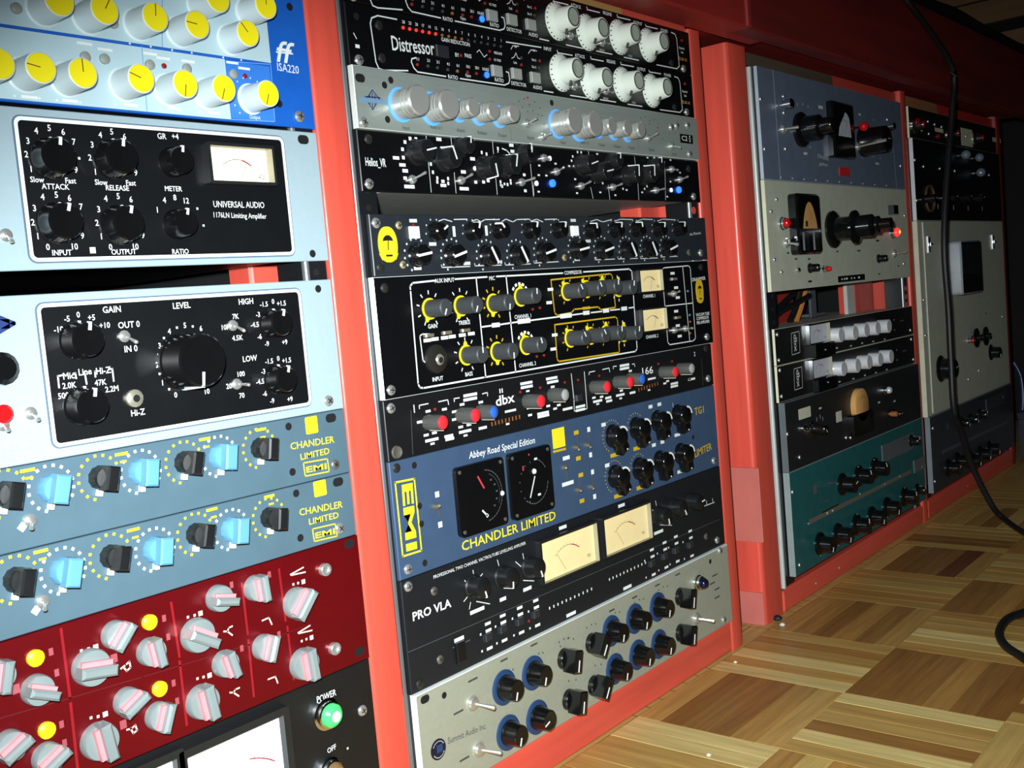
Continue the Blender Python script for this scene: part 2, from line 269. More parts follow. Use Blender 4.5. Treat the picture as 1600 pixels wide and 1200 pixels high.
# left cabinet
upright('side_panel', cabL, -.565, -.5365, -.001, .5, 0, TOP, 'red_paint'); upright('divider_panel', cabL, -.0362, -.0062, -.001, .5, 0, TOP, 'red_paint'); upright('side_panel', cabL, .4832, .5075, -.001, .5, 0, TOP, 'red_paint')
board('bottom_rail', cabL, -.5365, -.0362, 0, .4, 0, .022, 'red_paint_h'); board('bottom_rail', cabL, -.0062, .4832, -.0008, .4, 0, .0352, 'red_paint_h')
board('top_rail', cabL, -.5365, -.0362, .003, .03, .6245, TOP, 'rail_paint_centre', .001); board('top_rail', cabL, -.0062, .4832, .003, .03, .6698, TOP + .012, 'rail_paint_centre', .001)
board('back_panel', cabL, -.565, .5075, .5, .51, 0, TOP, 'black_void', 0); board('top_panel', cabL, -.565, .5075, .03, .5, TOP - .018, TOP - .0005, 'bare_wood_dark', 0)
rails(cabL, ((-.5352, -.503), (-.056, -.0375), (-.005, .0165), (.4655, .4825)), .0023, .036, .668)
for xa, cab in ((-.0378, cabL), (.4816, cabL), (1.1299, cabR), (1.6484, cabR)): board('shade_board', cab, xa, xa + .0014, .08, .499, .04, .65, 'shade_black', 0)  # added black boards, shade put into the deep gaps as colour
board('rail_cleat', cabL, -.0655, -.0375, .05, .075, .03, .65, 'red_paint'); board('rail_cleat', cabL, .442, .482, .05, .075, .04, .65, 'red_paint')
# right cabinet
yR = .005
upright('side_panel', cabR, .5765, .6265, yR, .5, 0, TOP, 'red_paint', .006); upright('divider_panel', cabR, 1.1315, 1.1545, yR, .5, 0, TOP, 'red_paint'); upright('side_panel', cabR, 1.6500, 1.676, yR, .5, 0, TOP, 'red_paint_dark')
board('bottom_rail', cabR, .6265, 1.1315, yR + .0003, .4, 0, .0275, 'red_paint_h'); board('bottom_rail', cabR, 1.1545, 1.65, yR + .0003, .4, 0, .031, 'red_paint_h')
board('top_rail', cabR, .6265, 1.1315, .012, .04, .6557, .672, 'rail_paint_right', .001); board('top_rail', cabR, 1.1545, 1.65, .012, .04, .6537, .672, 'rail_paint_far', .001)
board('back_panel', cabR, .5765, 1.676, .5, .51, 0, TOP, 'black_void', 0); board('top_panel', cabR, .5765, 1.676, .04, .5, TOP - .018, TOP - .0005, 'bare_wood_dark', 0)
rails(cabR, ((.628, .668), (1.112, 1.1305), (1.1555, 1.186), (1.63, 1.649)), .0095, .028, .655)
board('rail_cleat', cabR, 1.018, 1.093, .05, .075, .03, .63, 'red_paint'); upright('rail_lip', cabR, .628, .6335, .0035, .0093, .03, .652, 'lip_steel', .0024)
board('rail_cleat', cabR, .80, .868, .078, .09, .30, .42, 'red_paint_dark'); board('cable_duct', cabR, .986, 1.0178, .0495, .054, .03, .63, 'duct_white')
board('scuffed_plate', cabR, .5735, .5764, .0, .06, .1, .188, 'red_scuffed', .0008, 'pale scuffed plate on the side of the right cabinet'); board('scuffed_plate', cabR, .5745, .5764, .006, .06, .0, .039, 'red_scuffed', .0005, 'pale worn patch at the foot of the cabinet side')
for z in (.3715, .3585, .347): obj('red_hole_disc', MB().lathe([(.004, 0), (.004, .0004)], 10, 1.1195, z, .0092).mesh('red_hole_disc', 'red_paint'), cabR)  # added red discs standing for rail holes with red wood behind
h = MB().lathe([(.004, 0), (.004, .0004)], 10, .472, .4835, .0021)
obj('red_hole_disc', h.mesh('red_hole_disc', 'red_paint'), cabL)
for x, z in ((.72, .012), (.795, .013), (1.36, .014)): obj('nail_head', MB().lathe([(.002, 0), (.0016, .0006)], 8, x, z, yR).mesh('nail_head', 'brass'), cabR)
# overhanging shelf above the racks
sh = thing('overhanging_shelf', 'dark red painted shelf with a deep front board hanging over the racks', 'shelf', (0, 0, 0))
board('front_board', sh, -.75, .5455, -.038, -.016, TOP + .001, .80, 'red_paint_dark', .002); board('front_board', sh, .5475, 1.80, -.038, -.016, TOP + .001, .79, 'red_paint_falloff', .002)  # right board's darker red has the flash falloff painted in
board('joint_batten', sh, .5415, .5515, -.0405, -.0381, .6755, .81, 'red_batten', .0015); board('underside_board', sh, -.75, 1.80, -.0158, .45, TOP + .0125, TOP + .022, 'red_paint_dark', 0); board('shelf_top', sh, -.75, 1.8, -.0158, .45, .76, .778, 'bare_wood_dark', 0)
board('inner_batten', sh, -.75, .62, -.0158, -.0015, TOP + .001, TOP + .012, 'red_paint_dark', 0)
# interior cables seen through the open rack space
for i, (pts, mn, lab) in enumerate((([(.73, .05, .352), (.77, .052, .362), (.82, .055, .368), (.88, .06, .376)], 'cable_black', 'upper black cable inside the open space of the right cabinet'), ([(.72, .06, .345), (.76, .06, .358), (.80, .06, .372), (.83, .06, .382)], 'cable_black', 'sloping black cable inside the open space of the right cabinet'), ([(.815, .062, .344), (.835, .062, .36), (.85, .06, .384)], 'cable_black', 'steep black cable inside the open rack space beside the orange one'), ([(.85, .068, .344), (.868, .068, .362), (.885, .068, .384)], 'cable_orange', 'orange cable inside the open space of the right cabinet'))):
    tag(obj('patch_cable', MB().tube(spline(pts), .004).mesh('patch_cable', mn)), lab, 'cable', 'cables inside the right cabinet' if mn == 'cable_black' else None)
tag(obj('steel_bracket', MB().box(.905, .925, .07, .073, .344, .385, .001).box(.905, .96, .072, .09, .345, .349).mesh('steel_bracket', 'bracket_grey', 0)), 'grey steel bracket standing behind the gap in the right rack', 'bracket')
# hanging cable and the bundle along the shelf
P = [(1.012, .01, .800), (1.010, -.035, .797), (1.014, -.055, .77), (1.136, -.07, .697), (1.131, -.07, .631), (1.104, -.07, .564), (1.072, -.07, .48), (1.059, -.07, .415), (1.064, -.07, .34), (1.063, -.07, .265), (1.065, -.07, .19), (1.097, -.07, .147), (1.129, -.073, .092), (1.155, -.09, .03), (1.166, -.104, .0065), (1.09, -.15, .006), (1.03, -.2, .006), (.97, -.25, .006), (.85, -.275, .006), (.76, -.262, .006), (.716, -.24, .006), (.687, -.231, .006), (.641, -.235, .006), (.604, -.25, .006), (.574, -.275, .006), (.5, -.34, .006), (.45, -.46, .006)]
tag(obj('cable', MB().tube(spline(P, 8), .0045, 10).mesh('cable', 'cable_black')), 'black cable hanging in front of the far right rack and coiling onto the floor', 'cable')
for i, (pts, r, lab) in enumerate((([(.9, -.027, .801), (1.0, -.027, .8005), (1.1, -.027, .802), (1.18, -.03, .801), (1.3, -.03, .806), (1.42, -.03, .803), (1.55, -.03, .802), (1.7, -.03, .801)], .0095, 'thick black cable lying along the top edge of the shelf'),
    ([(1.0, .02, .801), (1.12, .01, .807), (1.2, 0, .804), (1.36, -.005, .812), (1.46, -.01, .808), (1.6, -.02, .804), (1.78, -.03, .803)], .011, 'second black cable on the shelf, behind the thick one'))):
    tag(obj('cable', MB().tube(spline(pts), r, 8).mesh('cable', 'cable_black')), lab, 'cable', 'cables on the shelf edge')
tag(obj('unpainted_post', MB().box(1.735, 1.775, .03, .07, 0, .76, .002).mesh('unpainted_post', 'bare_wood', 0)), 'unpainted wooden post right of the far rack', 'post')
for dx, mn, lab in ((0, 'cable_white', 'thin pale wire bowing out beside the wooden post'), (-.012, 'logo_navy', 'thin blue wire beside the pale wire')):
    tag(obj('wire', MB().tube(spline([(1.775 + dx, .025, .19), (1.80 + dx, .02, .16), (1.812 + dx, .02, .12), (1.80 + dx, .02, .085), (1.775 + dx, .02, .06), (1.76 + dx, .01, .004)]), .0013, 6).mesh('wire', mn)), lab, 'wire')
cs = thing('equipment_case', 'black equipment case on the floor past the far right rack', 'case', (1.9, -.12, 0))
obj('body', MB().box(-.21, .25, -.2, .12, .004, .085, .003).mesh('body', 'case_black', 0), cs); obj('lid', MB().box(-.212, .252, -.202, .122, .086, .098, .003).mesh('lid', 'vla_dark', 0), cs); obj('corner_cap', MB().box(-.214, -.19, -.204, -.18, .07, .1, .002).mesh('corner_cap', 'steel_dull', 0), cs)
UNITS=[
{'name':'channel_strip','label':'blue and pale grey channel strip with yellow-capped knobs at top left','cat':'rack unit','group':None,'box':(-519.8,-37.2,532.4,620.9),'yf':-1,'th':3,'mat':'isa_blue','side':None,'dup':0,'ch':'steel_dark','depth':220,'items':[('B','isa_pale',-507.8,-69.6,573,619.4,0.3,0,'pale_section',None),('B','isa_pale',-507.8,-105.6,533.8,571.1,0.3,0,'pale_section',None),('B','isa_blue2',-105.2,-71.6,534.6,570.4,0.5,0,'blue_section',None),('l',[(-145.4,605.7),(-149.5,573)],0.5,'isa_line'),('l',[(-163.1,571.6),(-164.4,533.8)],0.5,'isa_line'),('l',[(-103.3,570),(-70.3,572),(-71.7,534.9),(-106.6,533.8)],0.5,'isa_line2'),('k','isa',-220.6,583.9,5),('k','isa',-195,583.3,30),('k','isa',-163.9,583.9,5),('k','isa',-136.2,583.7,-85),('k','isa',-100.1,583.7,-40),('k','isa',-119.7,601.4,5),('k','isa',-84,602.9,0),('k','isa',-256.8,547,0),('k','isa',-235.1,547.3,-80),('k','isa',-212,547.1,0),('k','isa',-177.3,547.9,-70),('k','isa',-148.8,547.8,190),('k','isa',-122,548,200),('k','isa',-89.2,547.9,200),('ring',-89.2,547.9,13.5,11,-135,100,0.9,0.9,'white'),('ring',-235.1,547.3,13.5,2,-150,150,1.1,1.1,'white'),('ring',-212,547.1,13.5,2,-150,150,1.1,1.1,'white'),('ring',-177.3,547.9,13.5,2,-150,150,1.1,1.1,'white'),('ring',-148.8,547.8,13.5,2,-150,150,1.1,1.1,'white'),('ring',-122,548,13.5,2,-150,150,1.1,1.1,'white'),('ring',-100.1,583.7,13.5,2,-150,150,1.1,1.1,'white'),('ring',-136.2,583.7,13.5,2,-150,150,1.1,1.1,'white'),('ring',-163.9,583.9,13.5,2,-150,150,1.1,1.1,'white'),('d','grey_button',3,-235.4,582,2),('d','grey_button',3,-180,582.2,2),('d','grey_button',3,-199.5,561,2),('d','grey_button',3,-187.9,561.3,2),('d','grey_button',3,-159.4,561.3,2),('d','grey_button',3,-134.4,561.9,2),('d','grey_button',3,-100.9,562.3,2),('d','red_led',1.6,-159.7,561,1),('d','red_led',1.6,-149.8,561.8,1),('d','red_led',1.6,-134.4,561.6,1),('d','red_led',1.6,-91.9,562.1,1),('m',-233.8,535.7,9,1.6,0,'white'),('m',-211.2,535.8,9,1.6,0,'white'),('m',-174.4,536.7,9,1.6,0,'white'),('m',-146.1,537.2,9,1.6,0,'white'),('m',-118.2,536.7,9,1.6,0,'white'),('m',-198.7,568.5,9,1.6,0,'white'),('m',-186.7,566.7,9,1.6,0,'white'),('m',-158,567.9,9,1.6,0,'white'),('m',-149.6,566.3,9,1.6,0,'white'),('m',-132.7,566.5,9,1.6,0,'white'),('m',-91.8,566.9,9,1.6,0,'white'),('m',-100.4,569.5,9,1.6,0,'white'),('t','ff',-64.4,581.6,-51.1,581.4,14,'white',1,0.3,0,0.3),('l',[(-64.5,580.7),(-51.2,581.1)],1,'white'),('t','ISA220',-65.2,571.2,-47.4,570.9,5.2,'white',1,0.1,0,0),('t','Output',-91.5,536.6,-83.1,536.8,2.6,'white',0,0,0,0),('s','hole',-49.6,612.1),('s','hole',-66.6,547.1),('s','silver',-50.9,539.9)]},
{'name':'limiting_amplifier','label':'silver faced limiter with black inset panel, six black knobs and a small lit meter','cat':'rack unit','group':None,'box':(-519.8,-37.2,443.2,530.3),'yf':-1,'th':3,'mat':'ua_silver','side':None,'dup':0,'ch':'steel_dark','depth':220,'items':[('B','black_panel',-244.1,-66.3,447.8,525.2,0.5,4,'inset_panel',('engraved_white','groove_grey')),('k','ua_l',-227.2,503.3,8),('k','ua_l',-190.4,504.7,8),('k','ua_l',-227.7,468.3,15),('k','ua_l',-191.1,467.4,15),('k','ua_s',-151.6,504.7,8),('k','ua_s',-153.4,467.9,12),('c','4',-232.5,518.1,3.4,'white'),('c','5',-225.1,520.1,3.4,'white'),('c','6',-217.4,518.5,3.4,'white'),('c','3',-237.7,512.4,3.4,'white'),('c','2',-239.4,505.2,3.4,'white'),('c','1',-237.8,497.5,3.4,'white'),('c','7',-211.9,513.4,3.4,'white'),('c','9',-212.6,498,3.4,'white'),('c','4',-195.7,518.3,3.4,'white'),('c','5',-188.5,520.6,3.4,'white'),('c','6',-180.8,518.3,3.4,'white'),('c','3',-201.3,512.5,3.4,'white'),('c','2',-203.5,505.2,3.4,'white'),('c','1',-201.2,497.4,3.4,'white'),('c','9',-176.3,497.8,3.4,'white'),('c','4',-233.4,482.7,3.4,'white'),('c','5',-225.6,484,3.4,'white'),('c','6',-218.3,482.4,3.4,'white'),('c','7',-212.2,477.7,3.4,'white'),('c','3',-238.6,476.6,3.4,'white'),('c','2',-240.4,469,3.4,'white'),('c','1',-238.6,461.6,3.4,'white'),('c','9',-213.4,461.6,3.4,'white'),('c','0',-233.8,455.7,3.4,'white'),('c','10',-218.5,455.7,3.4,'white'),('c','4',-196.9,482.5,3.4,'white'),('c','5',-189.1,484,3.4,'white'),('c','6',-181.3,482.3,3.4,'white'),('c','3',-201.9,476.4,3.4,'white'),('c','2',-203.9,468.8,3.4,'white'),('c','1',-202.2,461.2,3.4,'white'),('c','9',-176.3,461.6,3.4,'white'),('c','0',-197.4,455.1,3.4,'white'),('c','10',-181.7,455.1,3.4,'white'),('c','1',-165,476.5,3.4,'white'),('c','4',-159.6,482.3,3.4,'white'),('c','8',-152.4,484,3.4,'white'),('c','12',-144.7,482.2,3.4,'white'),('c','GR',-156.5,520.1,3.4,'white'),('c','+4',-147.5,520.5,3.4,'white'),('c','Slow',-235.2,491.9,3,'white'),('c','Fast',-216.4,491.9,3,'white'),('c','ATTACK',-225.4,488.4,3,'white'),('c','Slow',-198.5,491.6,3,'white'),('c','Fast',-180.1,491.8,3,'white'),('c','RELEASE',-188.9,488.7,3,'white'),('c','METER',-152.6,489.2,3,'white'),('c','INPUT',-226.3,452.5,3,'white'),('c','OUTPUT',-189.5,452.2,3,'white'),('c','RATIO',-152.6,451.7,3,'white'),('m',-137.6,477.5,1.3,1.3,0,'white'),('m',-134.5,467.2,1.3,1.3,0,'white'),('m',-209.9,504.4,1.3,1.3,0,'white'),('m',-208.3,453.4,3.4,3.4,0,'white'),('M','vu_small',-128.3,-82,494.1,515.5,0,60),('t','UNIVERSAL AUDIO',-125.8,480.5,-87.3,480.4,3.9,'white',1,0.1,0,0),('t','1176LN Limiting Amplifier',-126.4,473.9,-86.5,473.2,3.3,'white',0,0,0,0),('s','slot',-49.5,524.7),('s','hole',-51.4,448.3),('g','bright',-255.8,462.2,-1.9,-4.2)]},
{'name':'microphone_preamplifier','label':'silver faced preamp with one oversized black level knob on a black inset panel','cat':'rack unit','group':None,'box':(-519.8,-37.2,340.7,430.6),'yf':-1,'th':3,'mat':'ua_silver','side':None,'dup':0,'ch':'steel_dark','depth':220,'items':[('B','black_panel',-244.1,-65.2,346.9,425.2,0.5,4,'inset_panel',('engraved_white','groove_grey')),('k','la_xl',-159.2,385.9,188),('k','la_m',-223.7,403.8,10),('k','la_m',-225.5,367.5,12),('k','la_s',-92,403.6,15),('k','la_s',-92.8,367.2,15),('c','-10',-233.4,410.8,3.2,'white'),('c','-5',-228,416.3,3.2,'white'),('c','0',-221.3,418.1,3.2,'white'),('c','+5',-213.8,416,3.2,'white'),('c','+10',-206.5,411.1,3.2,'white'),('c','500',-235.2,374.6,3.2,'white'),('c','2.0K',-231.2,379.8,3.2,'white'),('c','47K',-213,379.3,3.2,'white'),('c','2.2M',-206.7,374.9,3.2,'white'),('c','1',-174.5,374.6,3.2,'white'),('c','2',-176.6,385.5,3.2,'white'),('c','3',-173.6,396.6,3.2,'white'),('c','4',-166.2,404.5,3.2,'white'),('c','5',-155.3,407.3,3.2,'white'),('c','6',-144.4,404.6,3.2,'white'),('c','0',-166.7,366.4,3.2,'white'),('c','10',-144.9,365.9,3.2,'white'),('c','7K',-118.4,410.2,3.2,'white'),('c','10K',-126.3,404,3.2,'white'),('c','4.5K',-118.7,396.7,3.2,'white'),('c','100',-118.9,373.8,3.2,'white'),('c','200',-127.8,367.2,3.2,'white'),('c','70',-120.1,360.2,3.2,'white'),('c','-4.5',-104.6,404,3.2,'white'),('c','-3',-101.3,410.3,3.2,'white'),('c','-1.5',-95.8,416.6,3.2,'white'),('c','0',-88.4,418,3.2,'white'),('c','+1.5',-81.8,416.4,3.2,'white'),('c','-6',-101.8,396.1,3.2,'white'),('c','-9',-96.7,391,3.2,'white'),('c','+9',-82.4,390.9,3.2,'white'),('c','-4.5',-105.2,367.3,3.2,'white'),('c','-3',-101.9,373.5,3.2,'white'),('c','-1.5',-96.4,379.6,3.2,'white'),('c','0',-89,380.7,3.2,'white'),('c','+1.5',-82.4,378.8,3.2,'white'),('c','-6',-102.5,359.2,3.2,'white'),('c','-9',-97.3,353.8,3.2,'white'),('c','+9',-82.9,353.1,3.2,'white'),('c','GAIN',-201.1,419.8,3.6,'white'),('c','LEVEL',-155.9,419.4,3.6,'white'),('c','HIGH',-109.4,419.2,3.6,'white'),('c','LOW',-111,382.9,3.6,'white'),('c','OUT 0',-191.6,410.4,3.6,'white'),('c','IN 0',-192.1,396.5,3.6,'white'),('c','Hi-Z',-192.3,359.4,3.6,'white'),('c','Mic',-230.9,385.1,3.6,'white'),('c','Line',-221.3,386.3,3.6,'white'),('c','Hi-Z',-210.4,385.8,3.6,'white'),('l',[(-237.1,379.2),(-237,385.5),(-233.3,385.8)],0.9,'white'),('l',[(-228.1,385.9),(-227,386),(-226.8,383.1)],0.9,'white'),('l',[(-221.5,385),(-221.2,379.3)],0.9,'white'),('l',[(-215.6,382.7),(-215.5,385.7),(-213.8,385.8)],0.9,'white'),('l',[(-206.8,386.1),(-205,386.1),(-205,379.1)],0.9,'white'),('m',-170.2,400.8,1.3,1.3,0,'white'),('m',-160.8,406.3,1.3,1.3,0,'white'),('m',-149.9,406.2,1.3,1.3,0,'white'),('m',-175,391.3,1.3,1.3,0,'white'),('m',-175.7,380,1.3,1.3,0,'white'),('m',-170.6,370.2,1.3,1.3,0,'white'),('g','bright',-195.6,403.9,1.5,-4),('g','bright',-121.6,404.7,1.1,-4),('g','bright',-123.3,367.8,2.1,-0.9),('g','bright',-254.5,367.5,-0.8,-3.2),('g','bright',-269.7,363.6,-1.8,-2.4),('d','jack_metal',5.2,-194.1,367.8,3),('d','hole_black',2.6,-193.8,367.7,3.6),('d','red_jewel',5,-269.5,369.2,5),('d','black_gloss',8.5,-268.4,392.9,9),('l',[(-268.4,416.2),(-261.1,415.8)],5,'logo_navy'),('l',[(-264.4,419.5),(-257.1,415.8),(-265,412)],2.2,'logo_navy'),('t','UNIVERSAL AUDIO',-287.2,352.5,-250.8,351.1,4.6,'print_blue',1,0,0,0),('t','Preamplifier',-272.1,345.2,-251.5,345.6,3.4,'print_blue',0,0,0,0),('s','hole',-49.7,424.4),('s','silver',-50.8,347.8)]},
{'name':'equalizer','label':'upper of two blue-grey equalisers with black and light blue knobs','cat':'rack unit','group':'twin blue-grey equalisers in the left rack','box':(-519.8,-37.2,295.8,340.5),'yf':-1,'th':3,'mat':'chandler_blue','side':None,'dup':0,'ch':'steel_dark','depth':220,'items':[('s','hole',-86,335.2),('s','hole',-86.6,304.9),('s','slot',-49.6,335.7),('s','steel',-50.2,303.4),('B','yellow',-72,-61.7,327.6,339.1,0.3,1,'yellow_badge',None),('t','CHANDLER',-86.2,322,-48.8,320.9,4.6,'yellow',1,0.1,0,0),('t','LIMITED',-78.9,313.6,-54,313.8,4.2,'yellow',1,0.1,0,0),('l',[(-77,309.2),(-56.4,308.5),(-55.8,299.6),(-76.6,300.2),(-77,309.2)],0.8,'yellow'),('t','EMI',-75.2,304.3,-57.8,303.8,3.9,'yellow',1,0.5,0,0),('g','bright',-261.8,311,-4.1,-2.8),('m',-265.9,308.1,4,4,45,'white'),('k','ch_black',-272.9,327.4,195),('k','ch_black',-219.9,326.2,195),('k','ch_black',-165.8,325.3,195),('k','ch_black',-110.7,324.8,190),('k','ch_blue',-247.8,325.5,195),('k','ch_blue',-194.6,324.8,190),('k','ch_blue',-140.8,324.6,190),('ring',-272.9,327.4,12.5,11,-160,60,1.6,1.6,'yellow'),('ring',-219.9,326.2,12.5,11,-160,60,1.6,1.6,'yellow'),('ring',-165.8,325.3,12.5,11,-160,60,1.6,1.6,'yellow'),('ring',-110.7,324.8,12.5,11,-160,60,1.6,1.6,'yellow'),('ring',-247.8,325.5,12.5,15,-160,140,1.7,1.7,'white'),('ring',-194.6,324.8,12.5,15,-160,140,1.7,1.7,'white'),('ring',-140.8,324.6,12.5,15,-160,140,1.7,1.7,'white'),('m',-259.4,337.5,8,1.7,0,'yellow'),('m',-205.3,337.1,8,1.7,0,'yellow'),('m',-150,337,8,1.7,0,'yellow'),('m',-108,336.6,8,1.7,0,'yellow'),('m',-258.9,333.3,4,1.2,0,'yellow'),('m',-204.7,332.6,4,1.2,0,'yellow'),('m',-149.3,332.1,4,1.2,0,'yellow'),('m',-107.2,331.4,4,1.2,0,'yellow')]},
{'name':'equalizer','label':'lower of two blue-grey equalisers, directly above the red unit','cat':'rack unit','group':'twin blue-grey equalisers in the left rack','box':(-519.8,-37.2,251.3,295.5),'yf':-1,'th':3,'mat':'chandler_blue','side':None,'dup':0,'ch':'steel_dark','depth':220,'items':[('s','hole',-85.5,290.3),('s','hole',-85.8,260.2),('s','slot',-49,291),('s','silver',-51.7,259),('B','yellow',-70.5,-59.9,284.4,295,0.3,1,'yellow_badge',None),('t','CHANDLER',-84.6,277.3,-47.2,275.1,4.6,'yellow',1,0.1,0,0),('t','LIMITED',-77.5,269.3,-51.7,268.6,4.2,'yellow',1,0.1,0,0),('l',[(-75.2,263.8),(-55.3,263),(-54.7,254.2),(-74.6,255.2),(-75.2,263.8)],0.8,'yellow'),('t','EMI',-73.3,258.8,-56.3,258.2,3.9,'yellow',1,0.5,0,0),('g','bright',-260.6,266.5,-3.7,-2.3),('m',-264.3,262.3,4,4,45,'white'),('k','ch_black',-272.7,281.5,195),('k','ch_black',-218.9,280.7,195),('k','ch_black',-163.5,280.8,195),('k','ch_black',-109.1,279.1,190),('k','ch_blue',-246.9,279.6,195),('k','ch_blue',-191.3,277.9,190),('k','ch_blue',-138.1,277.8,190),('ring',-272.7,281.5,12.5,11,-160,60,1.6,1.6,'yellow'),('ring',-218.9,280.7,12.5,11,-160,60,1.6,1.6,'yellow'),('ring',-163.5,280.8,12.5,11,-160,60,1.6,1.6,'yellow'),('ring',-109.1,279.1,12.5,11,-160,60,1.6,1.6,'yellow'),('ring',-246.9,279.6,12.5,15,-160,140,1.7,1.7,'white'),('ring',-191.3,277.9,12.5,15,-160,140,1.7,1.7,'white'),('ring',-138.1,277.8,12.5,15,-160,140,1.7,1.7,'white'),('m',-257.8,293.1,8,1.7,0,'yellow'),('m',-203.5,292.5,8,1.7,0,'yellow'),('m',-150.5,293.2,8,1.7,0,'yellow'),('m',-107.1,292.7,8,1.7,0,'yellow'),('m',-257.3,288.7,4,1.2,0,'yellow'),('m',-202.8,287.9,4,1.2,0,'yellow'),('m',-149.7,288.3,4,1.2,0,'yellow'),('m',-106.2,287.5,4,1.2,0,'yellow')]},
{'name':'channel_strip','label':'dark red anodised unit with chunky pale grey knobs and yellow buttons','cat':'rack unit','group':None,'box':(-519.8,-37.2,162.4,251.1),'yf':-2,'th':5,'mat':'red_anod','side':None,'dup':0,'ch':'steel_dark','depth':220,'items':[('k','red_l',-239.5,223.3,100),('k','red_l',-171.9,220.7,122),('k','red_l',-96,177.7,-5),('k','red_l',-173.7,179.8,-8),('k','red_l',-239.9,181.1,-8),('k','red_l',-96,219,42),('k','red_s',-222.8,236.5,42),('k','red_s',-203.1,220.4,-8),('k','red_s',-154.3,238.6,105),('k','red_s',-126.7,237.5,-4),('k','red_s',-125.3,198.4,22),('k','red_s',-155.2,197.4,-14),('k','red_s',-220.5,196.7,62),('k','red_s',-202.6,181.6,22),('k','red_s',-287.5,197.2,62),('k','red_s',-268.9,183.2,62),('k','red_s',-270,221.1,115),('k','red_s',-288.9,235.4,14),('d','yellow_button',4.6,-268.5,237.8,3),('d','yellow_button',4.6,-201.2,237.3,3),('d','yellow_button',4.6,-199.7,196.8,3),('d','yellow_button',4.6,-267.3,197.6,3),('l',[(-252.6,248.7),(-252.3,210.2)],1.6,'red_ridge'),('l',[(-252.4,206.9),(-253,169.1)],1.6,'red_ridge'),('l',[(-185.6,244.4),(-184.2,211)],1.6,'red_ridge'),('l',[(-184.5,208.2),(-184.6,169)],1.6,'red_ridge'),('l',[(-135.6,242.6),(-135.3,209.9)],1.6,'red_ridge'),('l',[(-135.4,206),(-135.9,169.4)],1.6,'red_ridge'),('l',[(-106.4,244.3),(-105.5,209.6)],1.6,'red_ridge'),('l',[(-104.7,205.3),(-104,169.5)],1.6,'red_ridge'),('l',[(-301.3,213.2),(-209.1,207),(-110,201.3),(-86.2,201.4)],0.7,'red_groove'),('l',[(-221.4,216.1),(-218.3,217.2),(-215.9,218.5),(-215.6,214.9),(-218.1,213.6),(-219.7,216.2)],1,'pale_print'),('l',[(-222.2,180.4),(-219.3,180),(-216.9,181.2),(-216.1,177.8),(-218.6,176.9),(-220,180.3)],1,'pale_print'),('l',[(-145.9,218.1),(-148.6,217.8),(-149.7,215.9),(-152.3,216.7)],1,'pale_print'),('l',[(-149.7,215.9),(-146.6,212.6)],1,'pale_print'),('l',[(-145.7,178.4),(-148.7,178.3),(-150.3,176.9),(-152.8,177.8)],1,'pale_print'),('l',[(-150.3,176.9),(-146.8,173.4)],1,'pale_print'),('l',[(-123.5,215),(-118.2,215.4),(-116.5,210.5)],1,'pale_print'),('l',[(-123.8,176.3),(-118.1,176.2),(-116.8,171.5)],1,'pale_print'),('l',[(-97.8,238.5),(-86.8,240.5)],1,'pale_print'),('l',[(-97.1,237.9),(-85.6,237)],1,'pale_print'),('l',[(-96.6,198.8),(-86.3,200.6)],1,'pale_print'),('l',[(-96.1,198.2),(-85.1,196.9)],1,'pale_print'),('m',-242.9,233.5,1.6,1.6,0,'pale_print'),('m',-238.7,233.3,1.6,1.6,0,'pale_print'),('m',-175.7,232.7,1.6,1.6,0,'pale_print'),('m',-171.1,232.5,1.6,1.6,0,'pale_print'),('m',-242.1,194.9,1.6,1.6,0,'pale_print'),('m',-238,194.1,1.6,1.6,0,'pale_print'),('m',-174,194,1.6,1.6,0,'pale_print'),('m',-169.8,193.6,1.6,1.6,0,'pale_print'),('m',-96.3,231.5,1.6,1.6,0,'pale_print'),('m',-92.4,231.3,1.6,1.6,0,'pale_print'),('m',-94.4,192.4,1.6,1.6,0,'pale_print'),('m',-90.4,192.5,1.6,1.6,0,'pale_print'),('m',-234.5,232.9,3,3,0,'pale_print'),('m',-167,232.5,3,3,0,'pale_print'),('m',-233.7,193.9,3,3,0,'pale_print'),('m',-165.6,193.2,3,3,0,'pale_print'),('m',-88,231.1,3,3,0,'pale_print'),('m',-86.1,192.3,3,3,0,'pale_print'),('m',-224.7,223.2,4,5,0,'pale_dim'),('m',-224,184.2,4,5,0,'pale_dim'),('m',-280,224.7,4,5,0,'pale_dim'),('m',-259.5,238.2,2.5,4,0,'pale_dim'),('m',-191.3,236.6,2.5,4,0,'pale_dim'),('m',-190,196.8,2.5,4,0,'pale_dim'),('m',-258.7,197.4,2.5,4,0,'pale_dim'),('m',-190,225,2.5,4,0,'pale_dim'),('m',-189,185.4,2.5,4,0,'pale_dim'),('m',-257.8,226,2.5,4,0,'pale_dim'),('m',-258.3,186.8,2.5,4,0,'pale_dim'),('m',-143.1,243.8,2.5,4,0,'pale_dim'),('m',-140.8,202.3,2.5,4,0,'pale_dim'),('m',-114.3,242.8,2.5,4,0,'pale_dim'),('m',-111.8,202.4,2.5,4,0,'pale_dim'),('s','hex',-70,234.8),('s','hex',-68.8,179.3),('s','slot',-45.4,246.6),('s','slot',-46,169.8)]},
